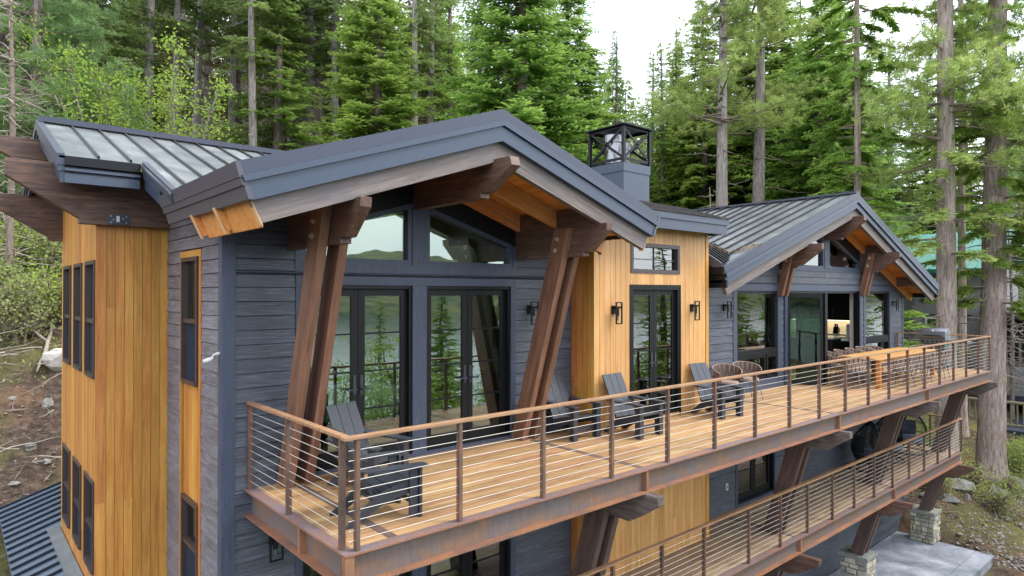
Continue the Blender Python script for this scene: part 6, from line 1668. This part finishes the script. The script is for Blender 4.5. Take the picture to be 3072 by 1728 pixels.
def litter(name, n, xr, yr, mat, seed, L=(0.05, 0.25), wd=(0.01, 0.03), up=0.15):
    g = np.random.default_rng(seed); x = g.uniform(*xr, n); y = g.uniform(*yr, n)
    m = ~((x > -1.9) & (x < 22.3) & (y < 12.3) & (y > -4)); x, y = x[m], y[m]; n = len(x)
    d = unit(np.stack([g.normal(0, 1, n), g.normal(0, 1, n), np.abs(g.normal(0, up, n))], -1))
    V, F, A = kites(np.stack([x, y, th(x, y) + 0.02], -1), d, unit(g.normal(0, 1, (n, 3))), g.uniform(*L, n), g.uniform(*wd, n), g.random(n) * 0.5, g.random(n))
    o = link(name, np_mesh(name, V, F, mat, False, A)); o['kind'] = 'stuff'; return o
tag(litter('twig_litter', 22000, (-8, 30), (10, 46), M['deadwood_dark'], 5, (0.1, 0.7), (0.012, 0.04), 0.25), 'dead twigs and needles littering the forest floor', 'litter')
tag(litter('twig_litter', 5000, (22, 34), (-2, 8), M['deadwood_dark'], 6, (0.06, 0.5), (0.01, 0.03), 0.25), 'dead twigs littering the rocky slope beyond the patio', 'litter')
tag(litter('undergrowth', 26000, (-8, 40), (17, 48), LM['dull'], 7, (0.08, 0.22), (0.03, 0.07), 1.2), 'low green undergrowth below the trees on the hillside', 'undergrowth')
tag(litter('undergrowth', 12000, (0, 50), (-13, -5), LM['bush'], 17, (0.15, 0.5), (0.05, 0.12), 1.5), 'tall green grass on the shore slope below the house', 'undergrowth')
tag(litter('undergrowth', 3000, (23, 36), (-1, 8), LM['bush'], 8, (0.06, 0.16), (0.02, 0.05), 1.2), 'low green undergrowth between the rocks beyond the patio', 'undergrowth')
g = np.random.default_rng(9); n = 260
u = g.random(n); b = np.stack([9.9 + 1.1 * u + g.normal(0, 0.10, n), 2.62 - 0.75 * u + g.normal(0, 0.06, n), np.zeros(n)], -1)
b[:, 2] = np.maximum(5.10 - sL * (WX - b[:, 0]), 3.0 + 0.65 * (b[:, 1] - 1.92)) + 0.03
V, F, A = kites(b, unit(np.stack([g.normal(0, 1, n), g.normal(0, 1, n), np.abs(g.normal(0, 0.2, n))], -1)), unit(g.normal(0, 1, (n, 3))), g.uniform(0.04, 0.10, n), g.uniform(0.008, 0.02, n), g.random(n), g.random(n))
o = link('fallen_needles', np_mesh('fallen_needles', V, F, plain('dry_needles', lin((150, 120, 86)), 0.9, 0, 0.1, 0.2), False, A)); o['kind'] = 'stuff'
tag(o, 'dry needles heaped in the roof valley beside the wing', 'needles')
# ---- far wood: one mass beyond the trees one can tell apart
def far_wood():
    g = np.random.default_rng(21); Vs, Fs, As = [], [], []; base = 0; tr = MB()
    for i in range(520):
        xd, dp = g.uniform(-250, 2850), g.uniform(72, 190)
        x, y = at(xd, dp)
        if x > 300 or y < 14 + 0.16 * dp: continue
        H = g.uniform(15, 26); R0 = H * g.uniform(0.10, 0.15); z0 = ground_z(x, y); n = 620
        f = g.random(n) ** 1.25; a = g.random(n) * 6.28; rr = R0 * (1 - f) ** 0.85 * (0.35 + 0.75 * g.random(n) ** 0.5)
        c = np.stack([x + rr * np.cos(a), y + rr * np.sin(a), z0 + H * (0.10 + 0.90 * f)], -1)
        d = unit(np.stack([np.cos(a), np.sin(a), g.normal(-0.35, 0.25, n)], -1))
        V, F, A = kites(c, d, unit(np.array([0, 0, 1.0]) + g.normal(0, 0.5, (n, 3))), g.uniform(0.5, 1.2, n), g.uniform(0.20, 0.42, n), g.random(n) * 0.2, g.random(n) * 0.4)
        Vs.append(V); Fs.append(F + base); As.append(A); base += len(V)
        tr.tube([(x, y, z0 - 0.3), (x, y, z0 + H * 0.9)], [0.26, 0.05], 5, cap=False)
    o = link('forest', np_mesh('forest', np.concatenate(Vs), np.concatenate(Fs), LM['far'], False, np.concatenate(As))); o['kind'] = 'stuff'; tag(o, 'far conifers running together on the hill behind everything', 'forest')
    t_ = tr.build('trunks', M['bark_grey'], o); t_['kind'] = 'stuff'
far_wood()

# ------------------------------------------------------------------ neighbour house
M['n_wall'] = plain('neighbour_siding', lin((128, 126, 130)), 0.8, 0, 0.2, 0.08); M['n_shingle'] = plain('neighbour_shingle', lin((104, 102, 106)), 0.85, 0, 0.2, 0.15)
M['n_green'] = plain('green_metal_roof', lin((48, 118, 100)), 0.35, 0.2, 0.5, 0.05); M['n_olive'] = plain('olive_rail', lin((122, 116, 98)), 0.7, 0, 0.3, 0.08)
M['n_stucco'] = plain('grey_stucco', lin((138, 138, 140)), 0.85, 0, 0.2, 0.08); M['n_dark'] = plain('neighbour_trim', lin((46, 54, 70)), 0.6)
nb = empty('neighbour_house', (46, 8, -6), 'dark neighbour house with green metal roof beyond the deck end', 'house')
NX = 44.0
B(NX, NX + 8, 5.4, 12.6, -7, 3.9).build('wall', M['n_wall'], nb)
for i in range(20):
    y0 = 9.35 + (0.12 if i % 2 else 0)
    for k in range(5): B(NX - 0.05, NX - 0.002, y0 + k * 0.3 - 0.2, y0 + k * 0.3 + 0.08, -3.4 + i * 0.36, -3.4 + (i + 1) * 0.36 - 0.03).build('shingle', M['n_shingle'], nb)
for z in (-0.6, 1.2): B(NX - 0.03, NX - 0.002, 10.8, 13, z, z + 0.04).build('trim_board', M['n_dark'], nb)
for z0, z1 in ((2.0, 3.6), (-0.42, 0.85)):
    for y0, y1 in ((6.38, 7.42), (7.50, 8.54)):
        f = MB(); t_ = 0.10
        for a, b, c, d in ((y0, y1, z1 - t_, z1), (y0, y1, z0, z0 + t_), (y0, y0 + t_, z0 + t_, z1 - t_), (y1 - t_, y1, z0 + t_, z1 - t_)): f.box(NX - 0.10, NX - 0.002, a, b, c, d)
        f = f.build('window', M['white'], nb)
        B(NX - 0.05, NX - 0.04, y0 + t_, y1 - t_, z0 + t_, z1 - t_).build('pane', M['glass'], f)
        B(NX - 0.039, NX - 0.006, y0 + t_, y1 - t_, z0 + t_, z1 - t_).build('curtain', M['curtain'] if z0 > 0 else M['n_dark'], f)
    B(NX - 0.07, NX - 0.002, 6.1, 8.8, z1 + 0.001, z1 + 0.2).build('trim_board', M['n_dark'], nb); B(NX - 0.07, NX - 0.002, 6.1, 8.8, z0 - 0.2, z0 - 0.001).build('trim_board', M['n_dark'], nb)
rf = MB().prism([(NX - 0.7, 3.85), (NX + 4.0, 6.4), (NX + 9, 4.4), (NX + 9, 4.1), (NX + 4.0, 6.1), (NX - 0.7, 3.6)], 'y', 4.7, 13).build('roof', M['n_green'], nb)
for i in range(17):
    y = 4.75 + i * 0.48
    MB().bar((NX - 0.7, y, 3.88), (NX + 4.0, y, 6.43), 0.05, 0.06).build('standing_seam', M['n_green'], rf)
B(NX - 0.72, NX - 0.55, 4.7, 13, 3.45, 3.62).build('eave_fascia', M['n_dark'], nb)
# porch and terraces on the lake side
B(NX - 1, NX + 9, -3, 5.38, -7, -4.6).build('wall', M['n_wall'], nb)
B(NX + 2.5, NX + 9, -3, 5.38, -4.6, 1.4).build('wall', M['n_dark'], nb)
B(NX - 1.2, NX + 9, -3, 5.38, 0.9, 1.3).build('porch_roof', M['n_dark'], nb)
B(NX - 1.0, NX - 0.8, -3, 5.38, -3.45, -1.80).build('terrace_wall', M['n_stucco'], nb); B(NX - 1.1, NX + 2.4, -3, 5.38, -3.9, -3.47).build('terrace_slab', M['n_dark'], nb)
B(NX - 1.02, NX - 0.86, -3, 5.38, -0.45, -0.35).build('terrace_rail', M['n_olive'], nb)
for i in range(26): B(NX - 0.98, NX - 0.9, -2.9 + i * 0.32, -2.78 + i * 0.32, -1.79, -0.46).build('baluster', M['n_olive'], nb)
for y in (1.0, 5.2): MB().tube([(NX - 0.9, y, -7), (NX - 0.9, y, 1.0)], 0.32, 14).build('column', M['n_stucco'], nb)
# log railing of the lower terrace
lr = empty('log_railing', (38, 4, -6.5), 'olive log railing along the neighbour lower terrace', 'railing')
LX = 38.0
B(LX, LX + 5, -3, 12, -7.0, -4.6).build('terrace_base', M['n_dark'], lr)
for z in (-4.35, -3.2): MB().tube([(LX + 0.1, -3, z), (LX + 0.1, 12, z)], 0.08, 8).build('rail', M['n_olive'], lr)
for i in range(5): B(LX, LX + 0.22, -2.6 + i * 3.2, -2.38 + i * 3.2, -4.6, -3.0).build('post', M['n_olive'], lr)
for i in range(58): MB().tube([(LX + 0.1, -2.9 + i * 0.255, -4.35), (LX + 0.1, -2.9 + i * 0.255, -3.2)], 0.04, 6).build('baluster', M['n_olive'], lr)
for k, v in VAR.items():
    if not v[1]:
        for ch in list(v[0].children): bpy.data.objects.remove(ch)
        bpy.data.objects.remove(v[0])
